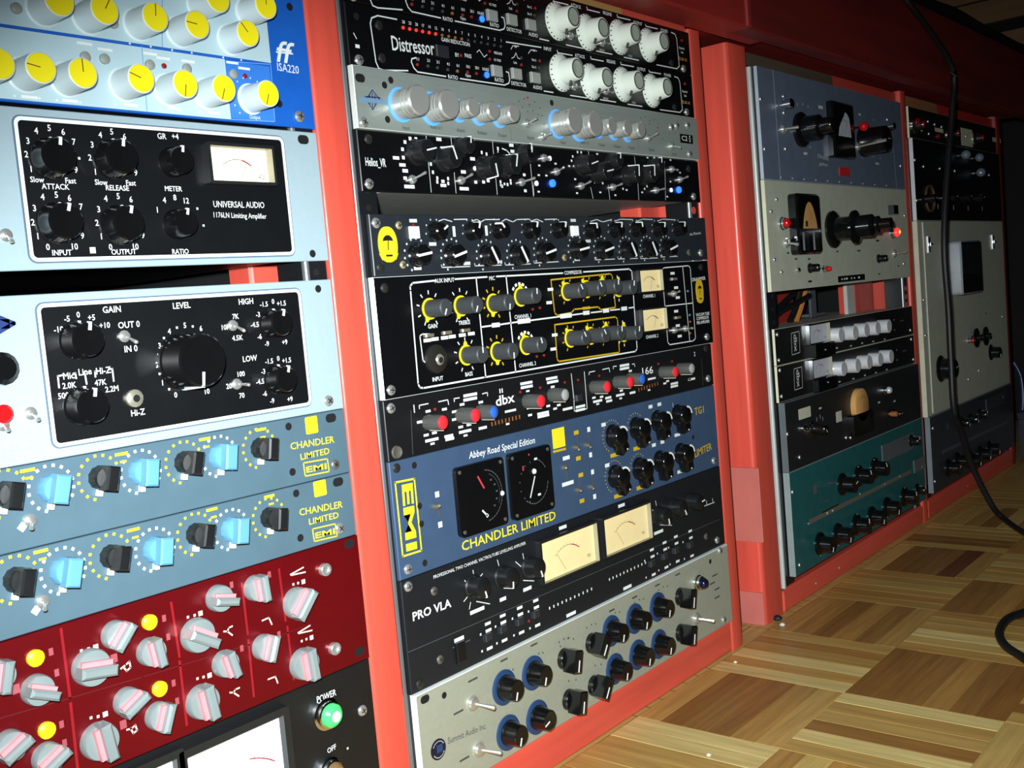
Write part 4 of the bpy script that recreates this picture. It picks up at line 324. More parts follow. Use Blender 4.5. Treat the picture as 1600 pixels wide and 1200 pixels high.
{'name':'valve_compressor','label':'black two channel compressor with yellow pointer knobs and two small cream meters','cat':'rack unit','group':None,'box':(0,484.6,341.2,430.3),'yf':-3,'th':5,'mat':'black_gloss_panel','side':'edge_highlight','dup':0,'ch':'steel_dark','depth':220,'items':[('l',[(63.3,425.3),(39.3,424.5),(36.3,422.2),(36.3,419),(35.1,349.3),(36.5,346.4),(40.2,345.6),(110,345.9),(331.5,346.2),(334.8,348.7),(336,423.1),(332.2,425.5),(256.8,425.3)],1.3,'white'),('l',[(85.9,425.5),(123.8,425.8)],1.3,'white'),('l',[(135.7,425.7),(225.7,425.3)],1.3,'white'),('l',[(110.6,425.3),(111.5,346.1)],1.3,'white'),('l',[(147.8,425.5),(149.5,346.3)],1.3,'white'),('l',[(111.7,386.2),(124.4,386.4)],1.3,'white'),('l',[(134.9,386.5),(159.7,387.1)],1.3,'white'),('l',[(173.2,387.1),(218.1,387.6)],1.3,'white'),('l',[(234,387.8),(250.5,388)],1.3,'white'),('l',[(263.5,388),(280.7,388)],1.3,'white'),('l',[(294.5,388.3),(310.5,388.2)],1.3,'white'),('l',[(326.1,388.4),(334.5,388.6)],1.3,'white'),('l',[(395.5,424.7),(391.1,423.1),(391.7,350.1),(394.9,347.1),(442,347),(447.3,349.1),(447.1,423.1),(443.5,425.4),(395.5,424.7)],1,'white'),('l',[(431.8,425.3),(435.1,347.6)],1,'white'),('l',[(391.3,386.3),(446.7,386.3)],1,'white'),('l',[(53.3,385.1),(44.3,385.9),(41.6,384.6),(42.5,366.2),(44.8,364.5),(53.1,364.4)],1,'white'),('l',[(208.7,420.1),(299.2,422.1),(302.1,420.2),(303.5,390.4),(279,389.7),(275.6,392.5),(238.3,392.6),(233.6,389.9),(212.3,388.8),(209.2,391.5),(207.7,420.1)],1.3,'gold'),('l',[(209.2,381),(302.3,381.5),(305.2,379),(304,347.8),(209.2,348.7),(207.1,351.2),(207.8,381.1)],1.3,'gold'),('k','drw',54.8,404.3,205),('k','drw',89.9,404.4,205),('k','drw',128.6,404,190),('k','drw',164.1,407.6,5),('k','drw',229.5,408.8,-30),('k','drw',259,409.6,-30),('k','drw',284.8,410.1,5),('k','drw',310.4,407.9,10),('k','drw',90.8,365.6,0),('k','drw',128.1,364.8,185),('k','drw',165.9,366.7,-15),('k','drw',228.8,367.3,-30),('k','drw',259.5,367.1,-30),('k','drw',284.6,367.3,5),('k','drw',313.4,365,10),('ring',54.8,404.3,12.5,9,-150,150,1,3,'white'),('ring',89.9,404.4,12.5,9,-150,150,1,3,'white'),('ring',90.8,365.6,12.5,9,-150,150,1,3,'white'),('ring',128.6,404,12,9,-140,150,1.4,3,'gold'),('ring',128.1,364.8,12,9,-140,150,1.4,3,'gold'),('ring',164.1,407.6,11,5,-50,50,3,2.4,'white'),('ring',165.9,366.7,11,5,-50,50,3,2.4,'white'),('ring',229.5,408.8,11,7,-150,120,1.2,2.6,'gold'),('ring',228.8,367.3,11,7,-150,120,1.2,2.6,'gold'),('ring',259,409.6,11,7,-150,120,1.2,2.6,'gold'),('ring',259.5,367.1,11,7,-150,120,1.2,2.6,'gold'),('ring',284.8,410.1,11,7,-150,120,1.2,2.6,'gold'),('ring',284.6,367.3,11,7,-150,120,1.2,2.6,'gold'),('ring',310.4,407.9,11,5,-180,0,1.2,2.6,'white'),('ring',313.4,365,11,5,-180,0,1.2,2.6,'white'),('c','AUX INPUT',73.9,425.1,3.2,'white'),('c','MIC',129.8,424.6,3.2,'white'),('c','COMPRESSOR',241.1,425.4,3.2,'white'),('c','CHANNEL 1',165.1,391.3,3.2,'white'),('c','CHANNEL 2',165.9,350.6,3.2,'white'),('c','CHANNEL 1',363.4,398.1,3.2,'white'),('c','CHANNEL 2',363.4,358.2,3.2,'white'),('c','INPUT',56.5,350.8,3.2,'white'),('c','GAIN',56.1,391.1,3.2,'white'),('c','TREBLE',91.9,391.3,3.2,'white'),('c','BASS',92,350.6,3.2,'white'),('c','VACUUM TUBE',466,373.5,3.2,'white'),('c','COMPRESSOR',465.4,369.5,3.2,'white'),('c','PRE-AMPLIFIER',465.8,365.1,3.2,'white'),('m',49,380.8,8,2.6,0,'white'),('m',57.4,381.1,8,2.6,0,'white'),('m',68,381.2,8,2.6,0,'white'),('m',76.7,381.4,8,2.6,0,'white'),('m',88.3,381.6,8,2.6,0,'white'),('m',99,381.9,8,2.6,0,'white'),('m',410.8,418.6,8,2.6,0,'white'),('m',415.7,403.8,8,2.6,0,'white'),('m',417.6,393.6,8,2.6,0,'white'),('m',412.3,379.9,8,2.6,0,'white'),('m',413.5,365.1,8,2.6,0,'white'),('m',415.7,354.1,8,2.6,0,'white'),('m',205.9,411.9,8,2.6,0,'white'),('m',202.6,400.6,8,2.6,0,'white'),('m',206.6,372.2,8,2.6,0,'white'),('m',202.9,360.2,8,2.6,0,'white'),('m',166.1,387.2,17,4,0,'white'),('m',225.1,387.7,17,4,0,'white'),('m',256.1,388.3,10,3.6,0,'white'),('m',287.4,388.3,10,3.6,0,'white'),('m',317.9,388.4,10,3.6,0,'white'),('m',129.5,386.5,10,3.6,0,'white'),('m',256.7,392.6,12,2.4,0,'gold'),('t','DRAWMER',449.2,410.5,477.1,411.4,3.6,'white',1,0.2,0,0),('b','steel_btn',51.1,384.3,9,2.6,2,'slide_switch'),('b','steel_btn',71,384.9,9,2.6,2,'slide_switch'),('b','steel_btn',92.2,385.1,9,2.6,2,'slide_switch'),('b','steel_btn',412.3,412.8,9,2.6,2,'slide_switch'),('b','steel_btn',409.2,398.1,9,2.6,2,'slide_switch'),('b','steel_btn',414.2,373.3,9,2.6,2,'slide_switch'),('b','steel_btn',410.9,360.6,9,2.6,2,'slide_switch'),('g','bright',427,361,-3,0.2),('g','bright',408.5,398,-5.2,1.9),('g','bright',404.6,361,-2,0.8),('M','vu_cream',344.4,385.7,402.6,423.1,0,55),('M','vu_cream',344,387.9,364.1,384.9,0,55),('d','jack_dark',11,55.2,366.1,4),('d','jack_metal',5,56.7,365.4,5),('d','hole_black',3,56.8,365,5.6),('d','red_led',1.2,179,396.2,1),('d','red_led',1.2,189,396.9,1),('d','red_led',1.2,179.1,356,1),('d','red_led',1.2,189.1,356.1,1),('d','blue_led',1.1,438.3,399.2,1),('d','blue_led',1.1,438.6,374.3,1),('d','amber_led',1.1,438.6,367.3,1),('d','amber_led',1.1,436.9,355.4,1),('s','silver',6.9,348),('s','silver',471.2,349),('s','dark',10.2,422.1),('s','dark',469.1,423),('badge2',462.9,398.1,7.5,13)]},
{'name':'compressor','label':'slim black compressor with grey knobs capped red and blue','cat':'rack unit','group':None,'box':(0,482.6,296.2,340.8),'yf':-1,'th':3,'mat':'black_satin','side':None,'dup':0,'ch':'steel_dark','depth':220,'items':[('k','dbx_red',43.1,319.1,0),('k','dbx_red',79.8,319.4,0),('k','dbx_red',162.4,319.7,0),('k','dbx_red',259.8,320.1,0),('k','dbx_red',297.7,320.3,0),('k','dbx_red',379.1,320.8,0),('k','dbx_blue',102.8,318.7,0),('k','dbx_blue',319.8,320.5,0),('k','dbx_grey',197.3,320.6,0),('k','dbx_grey',412.9,320.7,0),('t','dbx',123.1,324.6,147.3,325.4,8,'white',1,0.5,0,0),('m',129.7,332.4,1.4,3.6,0,'white'),('m',132.6,332.4,1.4,3.6,0,'white'),('t','166',343.7,325.4,363.3,325.2,7,'white',1,0.3,0,0),('c','1',30.4,331.3,6,'white'),('c','2',446.4,333,4.5,'white'),('m',44.8,327.4,5.4,1.9,0,'white'),('m',34.7,320.6,5.4,1.9,0,'white'),('m',40.4,309.8,5.4,1.9,0,'white'),('m',49.4,310.2,5.4,1.9,0,'white'),('m',83,327.5,5.4,1.9,0,'white'),('m',79.1,310.2,5.4,1.9,0,'white'),('m',88.8,310.6,5.4,1.9,0,'white'),('m',73.5,323.1,5.4,1.9,0,'white'),('m',72.7,317.1,5.4,1.9,0,'white'),('m',62.7,326.5,5.4,1.9,0,'white'),('m',105.1,326.4,5.4,1.9,0,'white'),('m',165.8,307.5,5.4,1.9,0,'white'),('m',164.8,313.7,5.4,1.9,0,'white'),('m',191.6,311.8,5.4,1.9,0,'white'),('m',200.1,327.5,5.4,1.9,0,'white'),('m',201,308.2,5.4,1.9,0,'white'),('m',206.6,310.6,5.4,1.9,0,'white'),('m',272.1,309.6,5.4,1.9,0,'white'),('m',259.9,310.3,5.4,1.9,0,'white'),('m',305.1,311.3,5.4,1.9,0,'white'),('m',323,328.2,5.4,1.9,0,'white'),('m',383.4,309.1,5.4,1.9,0,'white'),('m',389.1,310.8,5.4,1.9,0,'white'),('m',432.7,307.8,5.4,1.9,0,'white'),('m',46,305.3,14.4,2.2,0,'white'),('m',83.7,306.1,14.4,2.2,0,'white'),('m',218.9,305.7,14.4,2.2,0,'white'),('m',238.2,305.2,14.4,2.2,0,'white'),('m',237.8,302.1,14.4,2.2,0,'white'),('m',436.6,307.4,14.4,2.2,0,'white'),('m',401.7,307,14.4,2.2,0,'white'),('m',401.3,304.1,14.4,2.2,0,'white'),('m',265.4,306.5,14.4,2.2,0,'white'),('m',302.9,307.5,14.4,2.2,0,'white'),('m',64.8,305.3,9.9,2.2,0,'white'),('m',65.6,302.9,9.9,2.2,0,'white'),('m',104.7,305.7,9.9,2.2,0,'white'),('m',282.7,307.4,9.9,2.2,0,'white'),('m',283.8,304.2,9.9,2.2,0,'white'),('m',324,307.1,9.9,2.2,0,'white'),('m',93.5,333.8,16.2,2.3,0,'white'),('m',93,330.5,16.2,2.3,0,'white'),('m',164.6,335,16.2,2.3,0,'white'),('m',164.7,331.7,16.2,2.3,0,'white'),('m',199.8,335.1,16.2,2.3,0,'white'),('m',200.7,331.8,16.2,2.3,0,'white'),('m',183.7,306.7,16.2,2.3,0,'white'),('m',183.8,304.2,16.2,2.3,0,'white'),('m',313.9,334.7,16.2,2.3,0,'white'),('m',313.5,331.6,16.2,2.3,0,'white'),('m',46.3,302.3,4.5,1.6,0,'white'),('m',83.7,302.8,4.5,1.6,0,'white'),('m',135.7,304.3,4.5,1.6,0,'white'),('m',265.1,303.8,4.5,1.6,0,'white'),('m',303.1,304.2,4.5,1.6,0,'white'),('m',353.4,306,4.5,1.6,0,'white'),('m',165.5,328,4.5,1.6,0,'white'),('m',140.8,314.6,14.4,1.9,0,'white'),('m',359.9,316.6,14.4,1.9,0,'white'),('m',116.2,307.1,1.6,3.4,0,'amber_led'),('m',120.5,307.2,1.6,3.4,0,'amber_led'),('m',124.9,307.3,1.6,3.4,0,'amber_led'),('m',129.2,307.4,1.6,3.4,0,'amber_led'),('m',133.7,307.5,1.6,3.4,0,'amber_led'),('m',138.1,307.6,1.6,3.4,0,'amber_led'),('m',142.6,307.7,1.6,3.4,0,'amber_led'),('m',147.1,307.8,1.6,3.4,0,'amber_led'),('m',151.7,307.9,1.6,3.4,0,'amber_led'),('m',335.4,308.5,1.6,3.4,0,'amber_led'),('m',340.3,308.8,1.6,3.4,0,'amber_led'),('m',345.2,309.1,1.6,3.4,0,'amber_led'),('m',350.1,309.3,1.6,3.4,0,'amber_led'),('m',355,309.6,1.6,3.4,0,'amber_led'),('m',360,309.8,1.6,3.4,0,'amber_led'),('m',365,310.1,1.6,3.4,0,'amber_led'),('m',370.1,310.4,1.6,3.4,0,'amber_led'),('l',[(36,330.6),(35.9,333),(45.6,333.1)],0.8,'white'),('l',[(57.1,333),(67.4,333.2),(67.8,329.5)],0.8,'white'),('l',[(74.6,330.9),(74.4,333.2),(80.6,333.1)],0.8,'white'),('l',[(107.9,332.8),(114.2,333.1),(113.9,330.4)],0.8,'white'),('l',[(228.5,335.8),(229.3,312.4),(228.5,302.2),(248.1,301.8),(248.3,335.4)],0.8,'white'),('l',[(255.3,332),(255.6,334.2),(264.7,334.3)],0.8,'white'),('l',[(277.1,334.4),(288.1,334.7),(288.5,331)],0.8,'white'),('l',[(294.9,333.1),(294.6,335.4),(300.3,335.2)],0.8,'white'),('l',[(327.2,334.3),(331.2,334.2),(331.5,331.6)],0.8,'white'),('l',[(460.3,326.8),(459.4,298.2)],0.5,'grey_dim'),('l',[(26.9,330.6),(24.6,297.9)],0.5,'grey_dim'),('d','red_led',1.2,52.3,327.9,1),('d','red_led',1.2,155.4,328.4,1),('d','red_led',1.2,182.6,328.9,1),('d','red_led',1.2,217.8,329.3,1),('d','red_led',1.2,237.9,329.2,1),('d','red_led',1.2,271,329.3,1),('d','red_led',1.2,373.9,329.9,1),('d','red_led',1.2,400.4,329.7,1),('b','dark_button',234.7,313.5,9,6,3,'push_button'),('s','silver',7,334.7),('s','silver',470.8,304.2),('s','slot_ring',8.5,302.1),('s','dark',470.3,336.4)]},
{'name':'limiter','label':'blue two row limiter with twin black meters and yellow lettering','cat':'rack unit','group':None,'box':(0,482.6,207.7,295.9),'yf':-1,'th':3,'mat':'tg_blue','side':None,'dup':0,'ch':'steel_dark','depth':220,'items':[('t','Abbey Road Special Edition',85.6,286.6,169.3,285.7,5.4,'white',1,0.3,0,0.1),('B','yellow',193.7,211.4,273.5,290.8,0.3,0.5,'yellow_badge',None),('l',[(193.6,271.3),(210.9,271)],2,'gold'),('t','CHANDLER LIMITED',67.8,217.5,188.7,216.6,7.5,'yellow',1,0.2,0,0),('l',[(4.1,280.4),(23.7,279.5),(24.1,224.9),(4.6,225.2),(4.1,280.4)],1.4,'yellow'),('t','EMI',15.9,277.2,14.3,227.6,10.5,'yellow',1,0.9,-90,0),('M','tg_meter',64.8,121.8,224.6,279.9,4,1),('M','tg_meter',129.1,184.4,224.1,280,4,2),('g','dull',42.6,254.6,-3.9,1.9),('g','dull',206.5,255,-8.6,1.5),('g','dull',225.4,270,-6.3,-0.9),('g','dull',242.6,269.3,-6,-0.9),('g','dull',223.7,231.7,-6.8,0.8),('g','dull',243.2,230.7,-7.4,0.2),('m',45.6,249.6,2.5,9,0,'grey_dim'),('m',229.2,275.8,2.5,9,0,'grey_dim'),('m',245.9,274.2,2.5,9,0,'grey_dim'),('m',209.6,248.9,2.5,9,0,'grey_dim'),('m',226.7,237,2.5,9,0,'grey_dim'),('m',247.1,236.5,2.5,9,0,'grey_dim'),('m',46.1,263.2,4.4,4.4,0,'white'),('m',46.4,239.7,4.4,4.4,0,'white'),('m',247.9,282.7,4.4,4.4,0,'white'),('m',247.6,259.4,4.4,4.4,0,'white'),('m',248.4,243.5,4.4,4.4,0,'white'),('m',248.6,220.6,4.4,4.4,0,'white'),('m',210.9,262.9,10,3.4,0,'white'),('m',210.2,240.2,17,3.4,0,'white'),('m',228.7,282.8,7,3.6,0,'gold'),('m',228.7,259.5,7,3.6,0,'gold'),('m',230.3,244,7,3.6,0,'gold'),('m',228.8,220.7,7,3.6,0,'gold'),('k','tg',283.9,271.1,150),('k','tg',324.5,272.4,160),('k','tg',363.3,273.7,170),('k','tg',402.5,274.2,170),('k','tg',282.5,233,150),('k','tg',324,232.9,160),('k','tg',362.1,233.3,170),('k','tg',402.4,234.3,170),('ring',283.9,271.1,15,16,-150,60,1.1,1.1,'gold'),('ring',282.5,233,15,16,-150,60,1.1,1.1,'gold'),('ring',324.5,272.4,14.5,7,-60,40,1.1,1.1,'gold'),('ring',324,232.9,14.5,7,-60,40,1.1,1.1,'gold'),('m',286.3,252.8,15,3.6,0,'gold'),('m',286.9,213.8,15,3.6,0,'gold'),('m',323.4,252.8,11,3.6,0,'gold'),('m',323.5,214.2,11,3.6,0,'gold'),('m',400,254.2,11,3.2,0,'white'),('m',400.2,216,11,3.2,0,'white'),('m',353.7,289.4,7,3.4,0,'white'),('m',370.3,289.6,7,3.4,0,'white'),('m',354.5,251,7,3.4,0,'white'),('m',370.7,251.5,7,3.4,0,'white'),('m',271.7,283.6,7,3.4,0,'white'),('m',272.2,245.3,7,3.4,0,'white'),('l',[(382.5,279.4),(385,274.2)],0.5,'white'),('l',[(395.3,287.5),(396.4,281.9)],0.5,'white'),('l',[(359.3,284.6),(359.9,282.6)],0.5,'white'),('t','TG1',437.7,272.8,457,273.2,7.5,'gold',1,0.3,0,0),('t','LIMITER',431.4,229.1,468.1,231.7,7.5,'gold',1,0.3,0,0),('s','hole',25.1,289.4),('s','hole',26.6,258.3),('s','hole',26.8,244.6),('s','dark',6.7,290.6),('s','silver',470.4,215.2),('s','silver',8.5,214.5),('s','hole',26.4,214.8),('s','hole',431.1,246.8)]},
{'name':'levelling_amplifier','label':'blue-black levelling amplifier with two big cream meters','cat':'rack unit','group':None,'box':(0,482.6,121.2,207.4),'yf':-1,'th':3,'mat':'vla_dark','side':None,'dup':0,'ch':'steel_dark','depth':220,'items':[('t','PRO VLA',8.5,178.5,50.1,177.7,6.4,'white',1,0.6,0,0),('t','PROFESSIONAL TWO CHANNEL VACTROL/TUBE LEVELLING AMPLIFIER',33.9,201.8,145.4,202,2.6,'white',0,0,0,0),('l',[(0.8,154),(474,150)],0.5,'grey_dim'),('k','vla',76.5,183.2,165),('k','vla',111.8,181.9,185),('k','vla',146.9,181.2,160),('k','vla',351.7,180.8,165),('k','vla',382.9,182.3,150),('k','vla',416.6,181.3,85),('l',[(67.5,190.4),(72.4,184.9)],0.7,'white'),('l',[(78.1,195.8),(78.5,188.5)],0.7,'white'),('l',[(88.8,190.2),(84.2,187.9)],0.7,'white'),('l',[(69.9,177.3),(64.5,174.4)],0.7,'white'),('l',[(72,171.5),(69.9,166.7)],0.7,'white'),('l',[(78.9,170.3),(94.1,164)],0.7,'white'),('l',[(108,196.6),(109.6,190.2)],0.7,'white'),('l',[(130.4,189.5),(136.6,183.9)],0.7,'white'),('l',[(140.5,194),(141.2,187.6)],0.7,'white'),('l',[(153.3,188.7),(149.1,186.9)],0.7,'white'),('l',[(138.1,171.6),(152,167.5)],0.7,'white'),('l',[(340,190.6),(346.3,185.2)],0.7,'white'),('l',[(349.6,195.8),(351.2,188.3)],0.7,'white'),('l',[(346.3,179.2),(340.3,174.5)],0.7,'white'),('l',[(353.2,170.9),(376.2,165.3)],0.7,'white'),('l',[(384.4,173.3),(398.2,169.9)],0.7,'white'),('m',78.8,163.1,17,3,0,'white'),('m',350.9,164.1,17,3,0,'white'),('m',110.5,163.4,8,3,0,'white'),('m',142.4,163.3,11,3,0,'white'),('m',197.6,203.5,11,3,0,'white'),('m',290.2,203.7,11,3,0,'white'),('m',55.3,147,11,3,0,'white'),('m',199.1,125,14,3,0,'white'),('m',289.3,124.8,14,3,0,'white'),('l',[(443,171),(465.3,170.5)],0.8,'white'),('l',[(448.8,175.5),(449.2,171.2)],0.8,'white'),('l',[(461.8,175.4),(462.1,170.6)],0.8,'white'),('M','vu_large',160.4,241.8,163.1,198.1,0,50),('M','vu_large',253.3,332.6,163.2,197.8,0,50),('m',169.7,138.7,1.6,2.4,0,'white'),('m',175.7,138.7,1.6,2.4,0,'white'),('m',181.7,138.7,1.6,2.4,0,'white'),('m',187.8,138.7,1.6,2.4,0,'white'),('m',193.9,138.7,1.6,2.4,0,'white'),('m',200.1,138.6,1.6,2.4,0,'white'),('m',206.4,138.6,1.6,2.4,0,'white'),('m',212.7,138.6,1.6,2.4,0,'white'),('m',219.1,138.6,1.6,2.4,0,'white'),('m',225.6,138.6,1.6,2.4,0,'white'),('m',232.2,138.6,1.6,2.4,0,'white'),('m',261.2,139.8,1.6,2.4,0,'white'),('m',267.1,139.8,1.6,2.4,0,'white'),('m',273.1,139.8,1.6,2.4,0,'white'),('m',279.2,139.8,1.6,2.4,0,'white'),('m',285.3,139.9,1.6,2.4,0,'white'),('m',291.4,139.9,1.6,2.4,0,'white'),('m',297.7,139.9,1.6,2.4,0,'white'),('m',303.9,140,1.6,2.4,0,'white'),('m',310.3,140,1.6,2.4,0,'white'),('m',316.7,140,1.6,2.4,0,'white'),('m',323.2,140,1.6,2.4,0,'white'),('b','dark_button',86.1,139.3,8,6,4,'push_button'),('b','dark_button',104.7,140.2,8,6,4,'push_button'),('b','dark_button',126.6,140.2,8,6,4,'push_button'),('b','dark_button',148.1,140,8,6,4,'push_button'),('b','dark_button',331.7,137.3,8,6,4,'push_button'),('b','dark_button',355.6,138.6,8,6,4,'push_button'),('b','dark_button',377.5,139.3,8,6,4,'push_button'),('b','dark_button',406.1,138.2,8,6,4,'push_button'),('m',80.1,143,1.8,1.8,0,'white'),('m',98.5,143.9,1.8,1.8,0,'white'),('m',120.1,144.1,1.8,1.8,0,'white'),('m',141.3,144,1.8,1.8,0,'white'),('m',322.2,142.2,1.8,1.8,0,'white'),('m',345.7,143.6,1.8,1.8,0,'white'),('m',367.2,144.4,1.8,1.8,0,'white'),('m',395.3,143.4,1.8,1.8,0,'white'),('m',80,129.3,1.8,1.8,0,'white'),('m',98.4,130,1.8,1.8,0,'white'),('m',120.1,129.9,1.8,1.8,0,'white'),('m',141.3,129.5,1.8,1.8,0,'white'),('m',322.4,125.4,1.8,1.8,0,'white'),('m',345.9,126.5,1.8,1.8,0,'white'),('m',367.5,127.1,1.8,1.8,0,'white'),('m',395.7,125.7,1.8,1.8,0,'white'),('m',89.8,143.5,7,2.4,0,'white'),('m',108.5,144.5,7,2.4,0,'white'),('m',130.6,144.7,7,2.4,0,'white'),('m',152.2,144.6,7,2.4,0,'white'),('m',336.7,142.9,7,2.4,0,'white'),('m',360.7,144.3,7,2.4,0,'white'),('m',382.7,145.2,7,2.4,0,'white'),('m',411.5,144.2,7,2.4,0,'white'),('m',89.3,128.9,7,2.4,0,'white'),('m',108,129.6,7,2.4,0,'white'),('m',130.1,129.4,7,2.4,0,'white'),('m',151.7,129.1,7,2.4,0,'white'),('m',336.3,124.9,7,2.4,0,'white'),('m',360.4,126,7,2.4,0,'white'),('m',382.4,126.6,7,2.4,0,'white'),('m',411.2,125.2,7,2.4,0,'white'),('m',89.7,149.1,7,2.4,0,'white'),('m',108.4,150.1,7,2.4,0,'white'),('m',130.4,150.4,7,2.4,0,'white'),('m',152,150.5,7,2.4,0,'white'),('m',336.3,149.7,7,2.4,0,'white'),('m',360.3,151.2,7,2.4,0,'white'),('m',382.3,152.2,7,2.4,0,'white'),('m',411,151.4,7,2.4,0,'white'),('d','red_led',1.2,140.6,136,1),('d','red_led',1.2,331.5,136.5,1),('b','rocker_black',54.3,137.2,10,16,3,'rocker_switch'),('m',57.4,142.5,20,1,0,'grey_dim'),('s','silver',6.9,201.9),('s','silver',465.1,129.2),('s','steel',33,191.3),('s','steel',32.5,138.1),('s','steel',442.4,138.4),('s','dark',9,126.9)]},
{'name':'valve_equalizer','label':'warm silver two channel equaliser with blue-skirted black knobs, bottom of centre rack','cat':'rack unit','group':None,'box':(1,481.6,35.6,120.8),'yf':-4,'th':6,'mat':'summit_silver','side':'summit_edge','dup':0,'ch':'steel_dark','depth':220,'items':[('k','sum',98.6,93.7,200),('k','sum',136.2,93.1,200),('k','sum',252.9,93.7,200),('k','sum',292.4,93.6,200),('k','sum',333.7,93.3,200),('k','sum',98.6,55.8,200),('k','sum',136.5,54.6,250),('k','sum',253.7,57.2,200),('k','sum',292.5,58.2,200),('k','sum',330.7,56.6,200),('k','sumbar',179.8,91.1,195),('k','sumbar',221.4,91.9,215),('k','sumbar',376.5,91.6,195),('k','sumbar',181.7,53.7,195),('k','sumbar',219.7,53.2,215),('k','sumbar',372.2,55.1,195),('g','big',60,94.5,12.9,-6),('g','big',62.4,56,11.4,-3.7),('g','big',404.7,60.6,21.1,-7.8),('m',100.5,104.8,1.5,1.5,0,'print_dark'),('m',106.6,105.3,1.5,1.5,0,'print_dark'),('m',111.7,104.2,1.5,1.5,0,'print_dark'),('m',139.8,106,1.5,1.5,0,'print_dark'),('m',146.4,106.5,1.5,1.5,0,'print_dark'),('m',151.9,105.4,1.5,1.5,0,'print_dark'),('m',254.2,107.5,1.5,1.5,0,'print_dark'),('m',262.2,108.1,1.5,1.5,0,'print_dark'),('m',268.8,106.9,1.5,1.5,0,'print_dark'),('m',294.9,108.5,1.5,1.5,0,'print_dark'),('m',303.4,109.1,1.5,1.5,0,'print_dark'),('m',310.4,107.8,1.5,1.5,0,'print_dark'),('m',338.1,109,1.5,1.5,0,'print_dark'),('m',347.2,109.7,1.5,1.5,0,'print_dark'),('m',354.8,108.4,1.5,1.5,0,'print_dark'),('m',175.1,107.3,1.5,1.5,0,'print_dark'),('m',182.1,107.9,1.5,1.5,0,'print_dark'),('m',187.9,106.7,1.5,1.5,0,'print_dark'),('m',216.2,107.7,1.5,1.5,0,'print_dark'),('m',223.7,108.3,1.5,1.5,0,'print_dark'),('m',229.9,107.1,1.5,1.5,0,'print_dark'),('m',189,106.8,1.5,1.5,0,'print_dark'),('m',195.7,103.7,1.5,1.5,0,'print_dark'),('m',176.3,103.3,1.5,1.5,0,'print_dark'),('m',224,70.3,1.5,1.5,0,'print_dark'),('m',233.2,68.4,1.5,1.5,0,'print_dark'),('m',183.9,69.6,1.5,1.5,0,'print_dark'),('m',194.2,67.1,1.5,1.5,0,'print_dark'),('m',101.9,115.5,9,1.6,0,'print_dark'),('m',141.2,115.9,9,1.6,0,'print_dark'),('m',295.6,113.6,9,1.6,0,'print_dark'),('m',336.7,114.3,9,1.6,0,'print_dark'),('m',256.8,112,9,1.6,0,'print_dark'),('m',375.7,114.9,9,1.6,0,'print_dark'),('m',63.4,112.1,11,1.6,0,'print_dark'),('m',44.2,92.9,11,1.6,0,'print_dark'),('m',45.9,54.8,11,1.6,0,'print_dark'),('m',449.8,94.7,11,1.6,0,'print_dark'),('m',443.5,87.5,11,1.6,0,'print_dark'),('m',452.7,79,11,1.6,0,'print_dark'),('m',451.4,70.1,11,1.6,0,'print_dark'),('t','Summit Audio Inc.',29.7,75.6,73.7,71.2,5,'print_dark',0,0,0,0),('jewel_b','navy_jewel',412.2,96.9,8),('logo_disc','navy_jewel',18.8,73.3,8),('s','slot',10.2,115.4),('s','hole',30.5,111.2),('s','hole',442.3,111.5),('s','silver',464.3,118),('s','silver',461.8,42.3)]},
{'name':'levelling_amplifier','label':'blue-grey vintage leveller with huge black knob, upper right rack','cat':'rack unit','group':None,'box':(648.5,1131.1,522.5,655.5),'yf':5,'th':4,'mat':'sta_blue','side':'sta_edge','dup':0,'ch':'steel_dark','depth':220,'items':[('k','sta',759.5,588.1,90),('k','sta_r',966.3,585.1,90),('M','square_black',845.9,918,557.8,632.1,9,0),('l',[(692,655.2),(692.8,524.3)],1.3,'sta_edge'),('l',[(1087,606.6),(1093.4,521)],1.3,'sta_edge'),('m',770.5,559.2,9,3,0,'grey_print'),('m',1018.4,557.6,9,3,0,'grey_print'),('m',961.9,623.7,9,3,0,'grey_print'),('m',827.5,622.3,14,4,0,'grey_print'),('t','STA-LEVEL',808.2,558.4,843.8,556,5,'grey_print',1,0.1,0,0),('t','gates',811.8,549,839.1,548.1,4.5,'grey_print',1,0,0,0.3),('c','INPUT',771.5,559.3,3.5,'grey_print'),('c','OUTPUT',1019.3,557.6,3.5,'grey_print'),('m',755.9,619.5,1.5,3,0,'grey_print'),('m',772,621.6,1.5,3,0,'grey_print'),('m',787.8,619.6,1.5,3,0,'grey_print'),('m',755.8,567.4,1.5,3,0,'grey_print'),('m',786.5,568.2,1.5,3,0,'grey_print'),('m',962.2,563.2,1.5,3,0,'grey_print'),('m',1005.3,566.9,1.5,3,0,'grey_print'),('m',1032.4,565.9,1.5,3,0,'grey_print'),('m',1015.9,620.1,1.5,3,0,'grey_print'),('ball','red_jewel',932.8,602.3,6.5,16),('B','red_print',876.5,911.9,534.9,546.6,0.8,1,'red_plate',None),('fuse','chrome',710.8,615,6,10),('fuse','chrome',1063.4,613,5.5,9),('g','long',946.9,577.5,1.7,3.6),('g','big',709,585.6,9.5,0.6),('s','silver_s',715.8,625.9),('s','silver_s',714.2,605.8),('s','silver_s',712.1,561.9),('s','silver_s',652.5,616.9),('s','silver_s',654.9,558.5),('s','silver_s',1114.4,558.3),('s','silver_s',951,575),('s','silver_s',1068.8,624.6),('s','rivet',694.8,526.4),('s','rivet',728,526.4),('s','rivet',762.6,526.5),('s','rivet',798.7,526.5),('s','rivet',836.2,526.6),('s','rivet',875.4,526.7),('s','rivet',916.4,526.7),('s','rivet',959.2,526.8),('s','rivet',1004,526.8),('s','rivet',1050.9,526.9)]},
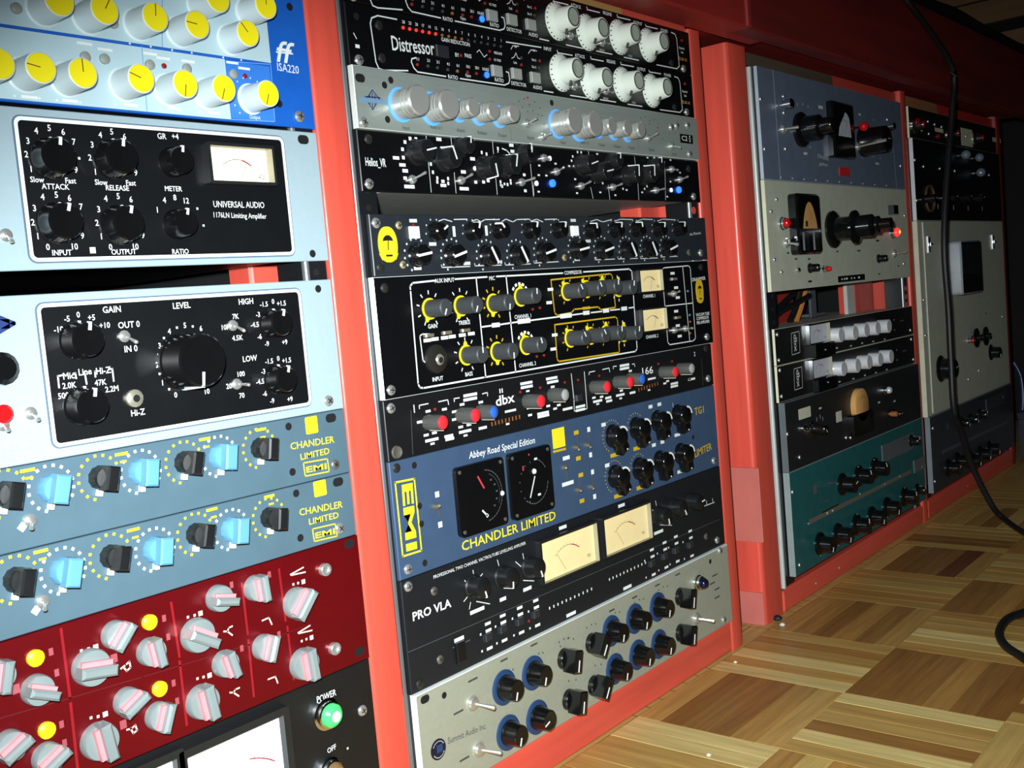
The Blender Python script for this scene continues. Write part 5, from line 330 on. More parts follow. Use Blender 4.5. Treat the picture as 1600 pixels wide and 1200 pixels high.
{'name':'compressor','label':'cream fronted vintage compressor with stacked black knobs and glowing red lamp','cat':'rack unit','group':None,'box':(648.5,1131.1,388.4,522.2),'yf':5,'th':5,'mat':'cream_panel','side':'cream_edge','dup':0,'ch':'steel_dark','depth':220,'items':[('k','vari',841.2,462.4,80),('M','arch_black',709.5,779.6,430.9,506.6,12,1),('jewel','red_jewel',686.7,470.1,8),('lamp_red','red_glow',1061.2,457,9),('k','small',761.1,413.5,80),('k','small',1000.3,419.8,80),('jewel','red_jewel',801.3,411.1,4.5),('b','black_gloss',1060.9,490.5,17,14,9,'rocker_switch'),('g','big',1065.2,425.8,20.2,2.7),('g','big',696.4,446.6,1.1,-3.4),('d','chrome',3,723.5,412.4,4),('s','silver_s',677.4,499.3),('s','silver_s',660.3,484.6),('s','silver_s',661,427),('s','silver_s',677.9,411.4),('s','silver_s',1119.5,482.9),('s','silver_s',1104.1,409.6),('B','black_gloss',850,945.5,391.4,399.8,0.6,1,'label_tape',None),('m',863.3,395.4,4,2.4,0,'white'),('m',871.8,395.4,4,2.4,0,'white'),('m',896.4,395.5,4,2.4,0,'white'),('m',907.1,395.4,4,2.4,0,'white'),('m',879.9,395.6,7,2.6,0,'white'),('m',923.4,395.6,7,2.6,0,'white'),('m',701,434.2,7,2.2,0,'print_dark'),('m',760,396.7,7,2.2,0,'print_dark'),('m',853.8,433.1,7,2.2,0,'print_dark'),('m',1003.5,446.2,7,2.2,0,'print_dark'),('m',1081.3,406.9,7,2.2,0,'print_dark'),('m',1001.6,397.7,7,2.2,0,'print_dark'),('m',722.8,426.3,7,2.2,0,'print_dark'),('m',761.3,425.3,7,2.2,0,'print_dark'),('m',760,396.7,12,2.4,0,'print_dark'),('m',929.3,432.8,12,2.4,0,'print_dark'),('m',1001.5,445.9,12,2.4,0,'print_dark')]},
{'name':'limiter','label':'upper of two slim black limiters with five silver knobs and a square meter','cat':'rack unit','group':'slim limiters with silver knobs in the right rack','box':(648.5,1131.1,299,343.7),'yf':5,'th':3,'mat':'black_satin','side':'cream_edge','dup':0,'ch':'grey_cover','depth':200,'items':[('k','dbs',811.9,323.2,0),('k','dbs',859.8,322.2,0),('k','dbs',900.1,322.9,0),('k','dbs',941.4,322.2,0),('k','dbs',986,321.8,0),('M','vu_chrome',739.1,802.1,317.6,342.1,3,20),('B','black_satin',694,717.1,308.9,335.5,0.4,2,'logo_badge',None),('l',[(694.8,335.1),(717.8,335.9),(716.4,309.5),(693.2,308.4),(694.8,335.1)],0.9,'grey_print'),('B','black_gloss',746.5,808,298.7,316.4,8,1,'control_block',None),('t','dbx',705.5,333.4,705.5,311.4,9,'grey_print',1,0.5,-90,0),('d','silver_dot',1.3,775.5,307.2,9),('s','silver_s',655.4,336.8),('s','silver_s',655.5,305.7),('s','silver_s',1116.7,306.6),('m',831.6,304.6,7,1.8,0,'grey_print'),('m',879.9,303.2,7,1.8,0,'grey_print'),('m',920.6,303.5,7,1.8,0,'grey_print'),('m',962.2,302.4,7,1.8,0,'grey_print'),('m',1007.1,301.7,7,1.8,0,'grey_print'),('m',1049.5,327.2,2,2,0,'grey_print'),('m',1049.3,312.2,2,2,0,'grey_print'),('m',1082.7,323.6,16,2,0,'grey_dim')]},
{'name':'limiter','label':'lower of two slim black limiters with five silver knobs and a square meter','cat':'rack unit','group':'slim limiters with silver knobs in the right rack','box':(648.5,1131.1,254.3,298.7),'yf':5,'th':3,'mat':'black_satin','side':'cream_edge','dup':0,'ch':'grey_cover','depth':200,'items':[('k','dbs',813.7,278.4,0),('k','dbs',861.4,277.4,0),('k','dbs',903.3,278,0),('k','dbs',944.4,277.6,0),('k','dbs',987.4,277.7,0),('M','vu_chrome',742.2,802.2,272.8,297.9,3,20),('B','black_satin',694.9,718,264.8,290.9,0.4,2,'logo_badge',None),('l',[(695.6,290.6),(718.7,291.1),(717.4,265),(694.1,264.5),(695.6,290.6)],0.9,'grey_print'),('B','black_gloss',748.2,807.9,253.4,270.9,8,1,'control_block',None),('t','dbx',706.4,288.9,706.4,266.9,9,'grey_print',1,0.5,-90,0),('d','silver_dot',1.3,777.3,264.6,9),('s','silver_s',656,293.3),('s','silver_s',656.1,261.5),('s','silver_s',1118.3,292.3),('s','silver_s',1122.7,260.4),('m',833.4,258.9,7,1.8,0,'grey_print'),('m',881.4,257.5,7,1.8,0,'grey_print'),('m',923.7,257.7,7,1.8,0,'grey_print'),('m',965.1,257,7,1.8,0,'grey_print'),('m',1008.4,256.7,7,1.8,0,'grey_print'),('m',1053.3,281.7,2,2,0,'grey_print'),('m',1053.1,266.6,2,2,0,'grey_print'),('m',1086.6,277.3,16,2,0,'grey_dim')]},
{'name':'levelling_amplifier','label':'black vintage leveller with round tan meter, above the green equaliser','cat':'rack unit','group':None,'box':(652.5,1129.1,168.2,253.5),'yf':0,'th':8,'mat':'la_black','side':'la_edge','dup':0,'ch':'steel_dark','depth':220,'items':[('k','lim',719.5,212.4,150),('M','round_tan',843.3,910.7,182.3,244.7,8,1),('B','label_cream',689.9,725.6,227.3,240.7,0.4,1,'paper_label',None),('B','label_cream',803.2,822,207.5,221.7,0.4,1,'paper_label',None),('jewel','clear_jewel',978.5,229.7,7),('k','small',1008.6,190.9,80),('d','chrome',5,698.3,216.1,5),('m',754.7,233.6,8,2.4,0,'grey_print'),('m',957.2,214.6,8,2.4,0,'grey_print'),('m',1018.5,208.4,8,2.4,0,'grey_print'),('s','silver_s',831.3,183.4),('s','silver_s',846.2,181.1),('s','silver_s',654.1,215.6),('s','silver_s',684,182),('m',741.9,221.2,1,5,0,'grey_print'),('m',753,223,1,5,0,'grey_print'),('m',760.7,219.2,1,5,0,'grey_print'),('fuse','amber_led',994.9,192.7,4,8)]},
{'name':'equalizer','label':'dark green vintage equaliser with two rows of black knobs, bottom right rack','cat':'rack unit','group':None,'box':(652.5,1131.1,38.5,167.9),'yf':0,'th':8,'mat':'pul_green','side':'pul_edge','dup':0,'ch':'steel_dark','depth':220,'items':[('k','pul',726.3,62.8,200),('k','pul',783.3,62,200),('k','pul',847.3,60.6,0),('k','pul',902.6,59.4,200),('k','pul',961.6,60.7,200),('k','pul',1035.8,61.1,-10),('k','pul',808,124.3,70),('k','pul',865.8,124.8,-20),('k','pul',925.3,125,-25),('k','pul_s',1092.2,61,-20),('k','pul_s',1075.7,140.2,0),('l',[(701.3,96.6),(1069.1,93.8)],6,'bar_grey'),('B','black_gloss',740.1,792.3,93.7,101,0.5,0.5,'label_tape',None),('m',755.7,96.2,4,2.4,0,'white'),('m',772.6,96,4,2.4,0,'white'),('s','rivet',698.2,95.2),('s','rivet',867.6,99.3),('s','rivet',960.3,95),('s','rivet',1021.7,95.1),('s','silver_s',657.9,143.5),('s','silver_s',664,51.1),('s','silver_s',1119.5,136.6),('s','silver_s',1118.7,92.3),('s','silver_s',1129.7,49.2),('B','handle_steel',956.9,1085.2,126.7,151.9,1.2,1,'steel_cover',None),('B','handle_steel',1083.6,1135.8,87.6,107.6,1.2,1,'steel_cover',None),('m',723,133.8,11,11,0,'pul_mark'),('m',680.2,78,9,2,0,'pul_mark'),('m',770,133.9,9,2,0,'pul_mark'),('m',755.4,112.4,9,2,0,'pul_mark'),('m',781,131.8,9,2,0,'pul_mark')]},
{'name':'switch_panel','label':'black strip of red and chrome knobs, topmost in the far right rack','cat':'rack unit','group':None,'box':(1166.2,1648.8,604.5,653.5),'yf':6,'th':3,'mat':'black_satin','side':'cream_edge','dup':0,'ch':'steel_dark','depth':220,'items':[('k','chr',1188.2,624.2,90),('k','chr',1364.9,622.3,90),('k','chr',1507.5,624,90),('jewel','red_dark',1184.4,628,10),('jewel','red_dark',1382.3,624.8,9),('jewel','red_dark',1507,626.8,9),('B','cream_edge',1291.1,1333.2,622.7,629.2,0.6,0,'tag',None),('B','cream_edge',1430.1,1497.6,608.2,639.1,0.6,0,'tag',None),('B','cream_edge',1625.7,1682,626.7,635,0.6,0,'tag',None),('d','red_dark',4,1301.5,615.1,4),('s','silver_s',1324.9,632.3),('s','silver_s',1256.6,636.2),('s','silver_s',1289.1,633.9),('s','silver_s',1457,625.5),('s','silver_s',1224.2,619.9),('s','silver_s',1257.7,616.5)]},
{'name':'compressor','label':'glossy black vintage unit with chrome tipped switches, far right rack','cat':'rack unit','group':None,'box':(1166.2,1648.8,475.2,604),'yf':2,'th':6,'mat':'black_gloss_panel','side':'chrome_edge','dup':0,'ch':'steel_dark','depth':220,'items':[('ball','dome_glass',1397.2,587.6,8,12),('ball','dome_glass',1476.8,586.7,7.5,12),('ball','dome_glass',1481.3,560.5,8,12),('s','silver_s',1170.9,569.6),('s','silver_s',1210.6,561.1),('s','silver_s',1291,561.1),('s','silver_s',1370.1,560.6),('s','silver_s',1574.9,561),('k','tele',1194.6,508.7,90),('k','tele',1297.6,513,90),('k','tele',1374.9,514.6,90),('k','tele',1452.1,514.7,90),('hoop','brass_dim',1231.7,510.9,22,2),('s','silver_s',1168.7,506.7),('m',1272.1,498.8,3,8,0,'label_cream'),('m',1354.1,497.7,3,8,0,'label_cream'),('m',1435.9,498,3,8,0,'label_cream'),('m',1520.8,498.2,3,8,0,'label_cream')]},
{'name':'equalizer','label':'tall grey fronted vintage unit with black boxed meter and black cable across it','cat':'rack unit','group':None,'box':(1166.2,1648.8,162.8,474.8),'yf':2,'th':8,'mat':'grey_panel','side':'grey_edge','dup':0,'ch':'steel_dark','depth':220,'items':[('B','grey_panel',1188.9,1626.8,166.8,472.8,1.8,0.5,'front_plate',None),('M','box_black',1302.1,1419,349.6,439.9,22,0),('bracket','chrome',1207.5,436.9,0),('bracket','chrome',1568.1,436.7,0),('k','disc',1413.9,269.6,80),('k','disc',1470.3,268.1,80),('k','pulx',1235.2,233.9,80),('k','pul',1523.6,233.8,180),('jewel','red_jewel',1388,267,5),('s','silver_s',1170.2,350.2),('s','silver_s',1169.2,293.9),('s','silver_s',1609,294.5),('s','silver_s',1443,208.6),('s','silver_s',1379,200.1),('s','silver_s',1223.8,235),('m',1505.7,307.1,9,3,0,'pul_mark')]},
{'name':'equalizer','label':'dark blue vintage equaliser, lowest in the far right rack behind the hanging cable','cat':'rack unit','group':None,'box':(1168.2,1648.8,39.5,162.4),'yf':0,'th':8,'mat':'navy_panel','side':'navy_edge','dup':0,'ch':'steel_dark','depth':220,'items':[('k','pul_s',1325.7,131.6,160),('k','pul_s',1376.1,130.4,160),('k','pul_s',1431.9,131.1,0),('k','pul',1244.3,67.5,70),('k','pul',1292.6,70.8,80),('k','pul',1363.5,59.9,200),('k','pul',1422,60.7,200),('k','pul',1480.5,60.5,200),('l',[(1219.9,98.3),(1613.2,91.1)],6,'navy_bar'),('B','handle_steel_d',1475,1595.7,130.4,152.1,1.2,1,'steel_cover',None),('m',1253.4,136.1,12,10,0,'navy_bar'),('s','silver_s',1179.5,143.6),('s','silver_s',1176,57.9),('s','silver_s',1584.1,142.6)]}]
# ------------------------------------------------------------ control styles (mm)
def M_(mb): mb.v = [tuple(c / 1000 for c in v) for v in mb.v]; return mb
def pointer(r0, r1, w, d, t=.35, side=0):              # bar on the cap, running out to the rim and optionally down the side
    m = MB().box(-w / 2, w / 2, -d - t, -d, r0, r1)
    if side:                                            # the line runs on down the tapering side
        rb = r1 + .3 + side * .075; h_ = w / 2
        m.add([(-h_, -d - t, r1 - .5), (h_, -d - t, r1 - .5), (h_, -d - t, r1 + .45), (-h_, -d - t, r1 + .45), (-h_, -d + side, rb - 1), (h_, -d + side, rb - 1), (h_, -d + side, rb + .25), (-h_, -d + side, rb + .25)], [(0, 1, 2, 3), (3, 2, 6, 7), (0, 3, 7, 4), (1, 5, 6, 2), (4, 7, 6, 5)])
    return m
def bar(w, l0, l1, d0, d1, c=.8): return MB().box(-w / 2, w / 2, -d1, -d0, -l0, l1, c)
ST = {}
def style(n, prof, mn, parts=(), seg=24, fl=None, extra=None):
    b = MB().lathe(prof, seg, fl=fl)
    if extra: extra(b)
    ST[n] = [('knob', M_(b).mesh(n + '_knob', mn))] + [(pn, M_(pm).mesh(n + '_' + pn, pmn)) for pn, pm, pmn in parts]
def cap(r, d, t=.5): return MB().lathe([(r, d), (r - .3, d + t), (.01, d + t)], 24)
style('isa', [(10, 0), (10, .7), (8.8, 1.2), (8.3, 19), (8.0, 19.2)], 'pale_plastic', [('cap', cap(7.8, 19.1), 'yellow_cap'), ('pointer', pointer(.5, 7.6, .55, 19.6, .15), 'brown_line')], 32)
style('ua_l', [(11.4, 0), (11.4, 1.6), (10.6, 2.6), (9.9, 12), (9, 13), (.01, 12.6)], 'black_gloss', [('pointer', pointer(5.6, 9.5, 1.7, 12.6, .7, 1.5).box(-.7, .7, -2.7, -1, 10, 11.6), 'white')], 36)
style('ua_s', [(9, 0), (9, 1.6), (8.5, 2.6), (8, 11), (7.5, 12), (.01, 11.6)], 'black_gloss', [('pointer', pointer(4.6, 8, 1.5, 11.6, .7, 1.5), 'white')], 32)
style('la_xl', [(17.2, 0), (17.2, 3), (16.3, 4), (15.9, 21), (14.8, 22.5), (.01, 22)], 'black_gloss', [('pointer', pointer(7, 15.7, 1.4, 22, .9, 19).box(-.7, .7, -3.4, -1, 15.6, 17.5), 'white')], 44)
style('la_m', [(10.8, 0), (10.8, 1.4), (10, 2.4), (9.4, 13), (8.6, 14), (.01, 13.6)], 'black_gloss', [('pointer', pointer(5.2, 9.4, 1.8, 13.6, .7, 1.5).box(-.7, .7, -2.5, -1, 9.6, 11), 'white')], 36)
style('la_s', [(9.6, 0), (9.6, 1.4), (8.8, 2.4), (8.4, 12), (7.6, 13), (.01, 12.6)], 'black_gloss', [('pointer', pointer(4.6, 8.4, 1.6, 12.6, .7, 1.5).box(-.7, .7, -2.5, -1, 8.5, 9.8), 'white')], 36)
for n, mn, r, L in (('ch_black', 'knob_black', 7, 14), ('ch_blue', 'knob_lightblue', 8, 12)):
    style(n, [(r, 0), (r, L * .55), (r - .8, L * .62), (.01, L * .62)], mn, [('pointer', MB().box(-1.2, 1.2, -5, -.2, r - .2, r + 3.4, .7), 'white')], 22, (0, 1, .06), lambda b, r=r, L=L: b.box(-r * .52, r * .52, -L - 2, -L * .5, -r * .98, r * .98, 1))
for n, R in (('red_l', 10.5), ('red_s', 8.3)):
    style(n, [(R, 0), (R, 4.5), (R * .93, 6), (.01, 7)], 'knob_grey', [('stripe', MB().box(-R * .42, R * -.14, -9.6, -6.3, -R * .86, R * .86, .3), 'red_stripe')], 32, None, lambda b, R=R: b.box(-R * .15, R * .42, -13.5, -3, -R * .98, R * 1.02, 1.4))
style('dist', [(16.6, 0), (16.6, .8), (13.5, 3), (11.2, 5), (9.6, 18), (9, 18.6)], 'cream_knob', [('cap', cap(8.6, 18.3, .3), 'cap_grey'), ('cap_ring', MB().frame([(8.2 * math.sin(i * .2244), 8.2 * math.cos(i * .2244)) for i in range(28)], [(7.3 * math.sin(i * .2244), 7.3 * math.cos(i * .2244)) for i in range(28)], -18.9, -18.5), 'black_ink')], 40)
b = MB()
for i in range(22):
    a = i / 22 * 6.283; b.box(15.8 * math.sin(a) - .35, 15.8 * math.sin(a) + .35, -2.2, -.8, 15.8 * math.cos(a) - .45, 15.8 * math.cos(a) + .45)
ST['dist'].append(('skirt_marks', M_(b).mesh('dist_marks', 'print_dark'))); ST['dist'].append(('set_screw', M_(MB().lathe([(1.3, 0), (1.3, 11)], 10).box(0, 0, 0, 0, 0, 0)).mesh('set_screw', 'print_dark')))
me = ST['dist'][-1][1]; me.transform(Matrix.Translation((-.0035, -.0125, -.0005)) @ Matrix.Rotation(math.radians(-90), 4, 'Z'))
gr = lambda r, L: [(r, 0), (r, L * .52), (r - .6, L * .53), (r - .6, L * .57), (r, L * .58), (r, L * .68), (r - .6, L * .69), (r - .6, L * .73), (r, L * .74), (r, L - 1.2), (r - 1, L), (.01, L)]
style('c2_l', gr(11, 20), 'knob_silver', [('light_ring', MB().lathe([(12.9, .1), (12.9, .5), (11.2, .5)], 32), 'led_ring')], 36)
style('c2_s', gr(7.4, 17), 'knob_silver', [('light_ring', MB().lathe([(9.4, .1), (9.4, .5), (7.6, .5)], 28), 'led_ring')], 30)
style('hel', [(10, 0), (10, 1.5), (8.6, 2.4), (8.2, 13), (7.6, 14), (.01, 14)], 'knob_black', [('pointer', pointer(-2, 8.2, 1.1, 14, .3, 11).box(-.55, .55, -2.6, -1.6, 8.5, 9.9), 'white')], 36, (3, 4, .05))
style('hel_s', [(8, 0), (8, 1.5), (6.8, 2.2), (6.4, 11), (5.9, 12), (.01, 12)], 'knob_black', [('pointer', pointer(1.5, 6.4, .9, 12, .3, 4), 'white')], 30, (3, 4, .05))
style('phx', [(9.2, 0), (9.2, 1), (8.3, 2), (7.8, 8), (6.8, 9), (.01, 9)], 'black_gloss', [('pointer', pointer(-7.2, 7.2, 1.9, 9, .35, 6), 'white')], 28)
style('phx_s', [(7.4, 0), (7.4, 1), (6.8, 2), (6.3, 8), (5.4, 9), (.01, 9)], 'black_gloss', [('pointer', pointer(1.8, 6.3, 1.5, 9, .35, 7), 'white')], 26)
style('drw', [(6.8, 0), (6.7, 17), (6, 18), (.01, 18)], 'drawmer_grey', [('pointer', pointer(1.2, 6, .9, 18, .3), 'white'), ('pointer_ring', MB().lathe([(8.2, 0), (8.2, .6), (6.7, .7)], 24).prism([(-2.2, 7.6), (2.2, 7.6), (.9, 10.8), (-.9, 10.8)], -.7, 0), 'yellow')], 24)
for n, mn, rr, L in (('dbx_red', 'cap_red', 5.2, 16), ('dbx_blue', 'cap_blue', 4.6, 15), ('dbx_grey', 'cap_greyish', 5, 15)):
    style(n, [(6, 0), (6, L - 1), (5.4, L)], 'dbx_grey', [('cap', MB().lathe([(rr, L - .2), (rr, L + .6), (rr * .7, L + 1.7), (.01, L + 2.1)], 20), mn), ('pointer', MB().box(-.5, .5, -L, -2, -6.3, -5.9), 'pale_print')], 24, (0, 1, .06))
def rim(r0, r1, a0, a1, d, t):                          # a painted arc on the front rim
    n = 14; m = MB()
    for k in range(n):
        p, q = math.radians(a0 + (a1 - a0) * k / n), math.radians(a0 + (a1 - a0) * (k + 1) / n)
        m.add([(r0 * math.sin(p), -d - t, r0 * math.cos(p)), (r0 * math.sin(q), -d - t, r0 * math.cos(q)), (r1 * math.sin(q), -d - t, r1 * math.cos(q)), (r1 * math.sin(p), -d - t, r1 * math.cos(p)), (r1 * math.sin(q), -d + 1, r1 * math.cos(q)), (r1 * math.sin(p), -d + 1, r1 * math.cos(p))], [(0, 1, 2, 3), (3, 2, 4, 5)])
    return m
style('tg', [(11, 0), (11, 1.6), (10, 2.4), (9.8, 9), (9.3, 11), (8.3, 12), (7.2, 12.4), (.01, 12.4)], 'black_gloss', [('pointer', rim(7.9, 9.7, -172, -86, 12.1, .4), 'white'), ('tip_dot', MB().lathe([(.9, 11), (.9, 11.5), (.01, 11.6)], 8, 0, 15.5), 'pale_print')], 36, None, lambda b: b.box(-6.6, 6.6, -11, -1, 2, 17.5, 2.2))
style('vla', [(10, 0), (10, 1), (8.9, 2), (8.2, 11.5), (7.4, 12), (.01, 12)], 'knob_black', [('pointer', pointer(3, 8.2, 1.2, 12, .35, 10), 'white')], 32)
style('sum', [(10.4, 0), (10.4, 3), (9.8, 4), (8.4, 14.4), (7.8, 15), (.01, 15)], 'black_gloss', [('pointer', pointer(1.5, 8, 1.2, 15, .3), 'white'), ('skirt', MB().lathe([(14.4, 0), (14.4, 1.2), (13.8, 1.6), (10.3, 1.6)], 32), 'ring_blue')], 30)
style('sumbar', [(9.4, 0), (9.4, 4), (8.6, 5), (.01, 5)], 'black_gloss', [('pointer', MB().box(-.6, .6, -17.3, -16.8, -1, 9), 'white')], 26, None, lambda b: b.box(-5.2, 5.2, -17, -4, -9.4, 10, 1.2))
style('sta', [(22, 0), (22, 4), (20, 6), (16, 8), (15, 26), (13, 28), (10, 29), (9.6, 42), (8.4, 44), (.01, 44)], 'black_gloss', [('pointer', MB().box(-.5, .5, -28, -9, -15.6, -14.8).box(-.5, .5, -42, -30, -10, -9.3), 'chrome')], 40)  # chrome strips model the highlights on the knob body, not a real pointer
style('sta_r', [(21, 0), (21, 4), (19, 7), (18, 34), (16, 36), (.01, 36)], 'black_gloss', [('pointer', pointer(2, 12, .8, 36, .3), 'pale_print')], 36)
style('vari', [(25, 0), (25, 3), (22, 6), (15.5, 8), (15, 27), (22, 30), (22, 33), (18, 35), (14.5, 37), (14.5, 54), (12, 56), (8, 57), (11, 60), (11, 63), (7.5, 65), (7, 79), (.01, 80)], 'black_gloss', [('pointer', MB().box(-.6, .6, -78, -64, 7.2, 8.2), 'pale_print')], 36)
style('pulx', [(22, 0), (22, 3), (20, 5), (17, 7), (16, 24), (14, 26), (.01, 26)], 'black_gloss', [('pointer', pointer(3, 14, 1, 26, .3), 'pale_print')], 36, (4, 5, .05))
style('small', [(6.4, 0), (6.4, 2), (5.2, 3), (4.8, 12), (4.2, 13), (.01, 13)], 'black_gloss', [('pointer', pointer(1, 4.4, .6, 13, .3), 'pale_print')], 24, (3, 4, .06))
style('dbs', [(9.8, 0), (9.8, 15.2), (9.2, 16), (.01, 16)], 'silver_satin', [('pointer', pointer(2, 7, .6, 16, .2), 'print_dark')], 30)
style('lim', [(9, 0), (9, 2), (7, 3), (6.5, 20), (5.5, 22), (.01, 22)], 'black_gloss', [('pointer', pointer(1, 5.4, .8, 22, .3), 'pale_print'), ('collar', MB().lathe([(9.6, 0), (9.6, 3.5), (7, 3.6)], 24), 'chrome')], 24)
style('pul', [(15, 0), (15, 2), (14, 3.4), (10.4, 5), (9.6, 18), (8.6, 19), (.01, 19)], 'black_gloss', [('pointer', pointer(3, 8.6, .9, 19, .35, 14), 'white'), ('scale_dot', MB().lathe([(1, 0), (1, 3.2)], 6, 0, 14), 'pale_print')], 32, (4, 5, .06))
style('pul_s', [(9.5, 0), (9.5, 2), (7, 3), (6.6, 13), (5.8, 14), (.01, 14)], 'black_gloss', [('pointer', pointer(2, 5.8, .8, 14, .35, 9), 'pale_print')], 26, (2, 3, .06))
style('disc', [(8, 0), (8, 1), (4, 1.4), (4, 8), (17, 8.4), (17, 10.5), (6, 11), (5.5, 18), (.01, 18.5)], 'black_gloss', [('pointer', pointer(1, 5, .8, 18.3, .3), 'pale_print')], 32)
style('chr', [(13, 0), (13, 3), (11, 5), (9, 6), (8, 14), (.01, 15)], 'knob_black', [('collar', MB().lathe([(13.6, 0), (13.6, 2.4), (13, 3.2), (11.5, 3.4)], 28), 'chrome'), ('cap', MB().lathe([(6, 14), (5, 17), (.01, 18)], 18), 'red_dark')], 28)
style('tele', [(9, 0), (9, 3), (6.5, 5), (6, 22), (.01, 23)], 'black_gloss', [('pointer', pointer(1, 5.6, 1.2, 23, .3), 'pale_print')], 26)
# screws
def screw(mn, r=3.9, h=2.2, slot=True):
    m = MB().lathe([(r, 0), (r, .6), (r * .8, h * .75), (r * .35, h), (.01, h)], 14)
    o = [('screw', M_(m).mesh('screw_' + mn, mn))]
    if slot: o.append(('cross_slot', M_(MB().box(-r * .55, r * .55, -h - .06, -h + .25, -.4, .4).box(-.4, .4, -h - .06, -h + .25, -r * .55, r * .55)).mesh('cross_slot', 'screw_dark')))
    return o
SC = {'silver': screw('screw_silver'), 'silver_s': screw('screw_silver', 2.6, 2), 'steel': screw('steel_dull', 3.4, 1.6), 'brass': screw('brass', 3, 1.6), 'dark': screw('screw_dark', 3.6, 1.6), 'rivet': screw('screw_silver', 1.4, 1.2, False),
      'hole': [('mounting_hole', M_(MB().lathe([(2.6, .05), (2.6, .12), (.01, .12)], 14)).mesh('mounting_hole', 'hole_black'))],
      'slot': [('mounting_slot', M_(MB().prism(rrect(-4.6, 4.6, -3, 3, 2.9), -.12, 0)).mesh('mounting_slot', 'hole_black'))],
      'slot_ring': [('cup_washer', M_(MB().lathe([(5, 0), (4.4, 1.4), (2.8, .5), (.01, .4)], 18)).mesh('cup_washer', 'steel_dull'))],
      'hex': [('hex_bolt', M_(MB().lathe([(4.4, 0), (4.4, 3), (3.9, 3.6), (2.4, 3.6), (2.2, 2.4), (.01, 2.4)], 18)).mesh('hex_bolt', 'screw_silver'))]}
# toggle switches: bushing, nut and a lever to a given tip
def toggle_mesh(kind, dx, dz):
    k = {'bright': (2.6, 1.0, 11, 'bright_metal'), 'big': (4.6, 1.7, 16, 'bright_metal'), 'dull': (2.2, .9, 9, 'steel_dull'), 'long': (4.4, 1.9, 40, 'bright_metal')}[kind]
    b = MB().lathe([(k[0] * 1.35, 0), (k[0] * 1.35, 1.4), (k[0], 1.5), (k[0], 3.4), (k[0] * .6, 3.8)], 12)
    n = math.hypot(dx, dz) + 1e-6; s = min(1, (9 if kind != 'long' else 60) / n); dx *= s; dz *= s
    l = MB().tube([(0, -2, 0), (dx * .5, -2 - k[2] * .45, dz * .5), (dx, -k[2], dz), (dx * 1.06, -k[2] - .6, dz * 1.06)], [k[1] * .75, k[1] * .85, k[1] * 1.25, k[1] * .7], 8)
    return M_(b).mesh('toggle_switch', k[3]), M_(l).mesh('lever', k[3] if kind != 'dull' else 'screw_silver')
# lettering
TX = {}
def glyphs(s, bold):
    if (s, bold) in TX: return TX[s, bold]
    cu = bpy.data.curves.new('t', 'FONT'); cu.body = s; cu.size = 1; cu.resolution_u = 2; cu.offset = bold * .035
    o = bpy.data.objects.new('t', cu); me = bpy.data.meshes.new_from_object(o)
    v = [tuple(x.co[:2]) for x in me.vertices]; f = [tuple(p.vertices) for p in me.polygons]
    bpy.data.objects.remove(o); bpy.data.meshes.remove(me); bpy.data.curves.remove(cu)
    x0 = min(a for a, _ in v); x1 = max(a for a, _ in v)
    TX[s, bold] = ([(a - x0, b) for a, b in v], f, x1 - x0); return TX[s, bold]
def put_text(mb, s, xa, za, xb, zb, h, y, bold=0, rot=0, sh=0):
    v, f, w = glyphs(s, bold); L = math.hypot(xb - xa, zb - za); ca, sa = (xb - xa) / L, (zb - za) / L
    kx = L / w; kz = h / .70; o = []
    for a, b in v:
        p = a * kx + sh * (b - .35) * kz; q = (b - .35) * kz
        o.append((xa + p * ca - q * sa, -y, za + p * sa + q * ca))
    mb.add(o, f)
def put_c(mb, s, x, z, h, y):
    v, f, w = glyphs(s, .3); k = h / .70; kx = k * .92
    mb.add([(x + (a - w / 2) * kx, -y, z + (b - .35) * k) for a, b in v], f)
def put_rect(mb, x, z, w, h, rot, y):
    c, s = math.cos(math.radians(rot)), math.sin(math.radians(rot)); P = [(-w / 2, -h / 2), (w / 2, -h / 2), (w / 2, h / 2), (-w / 2, h / 2)]
    mb.add([(x + a * c - b * s, -y, z + a * s + b * c) for a, b in P], [(0, 1, 2, 3)])
def put_line(mb, pts, w, y):
    for (x0, z0), (x1, z1) in zip(pts, pts[1:]):
        L = math.hypot(x1 - x0, z1 - z0)
        if L < 1e-6: continue
        nx, nz = -(z1 - z0) / L * w / 2, (x1 - x0) / L * w / 2; ex, ez = (x1 - x0) / L * w * .35, (z1 - z0) / L * w * .35
        mb.add([(x0 - ex - nx, -y, z0 - ez - nz), (x1 + ex - nx, -y, z1 + ez - nz), (x1 + ex + nx, -y, z1 + ez + nz), (x0 - ex + nx, -y, z0 - ez + nz)], [(0, 1, 2, 3)])
MCACHE = {}
def cached(key, fn):
    if key not in MCACHE: MCACHE[key] = fn()
    return MCACHE[key]
def arc(r, a0, a1, n=14, cx=0, cz=0): return [(cx + r * math.sin(math.radians(a0 + (a1 - a0) * i / n)), cz + r * math.cos(math.radians(a0 + (a1 - a0) * i / n))) for i in range(n + 1)]

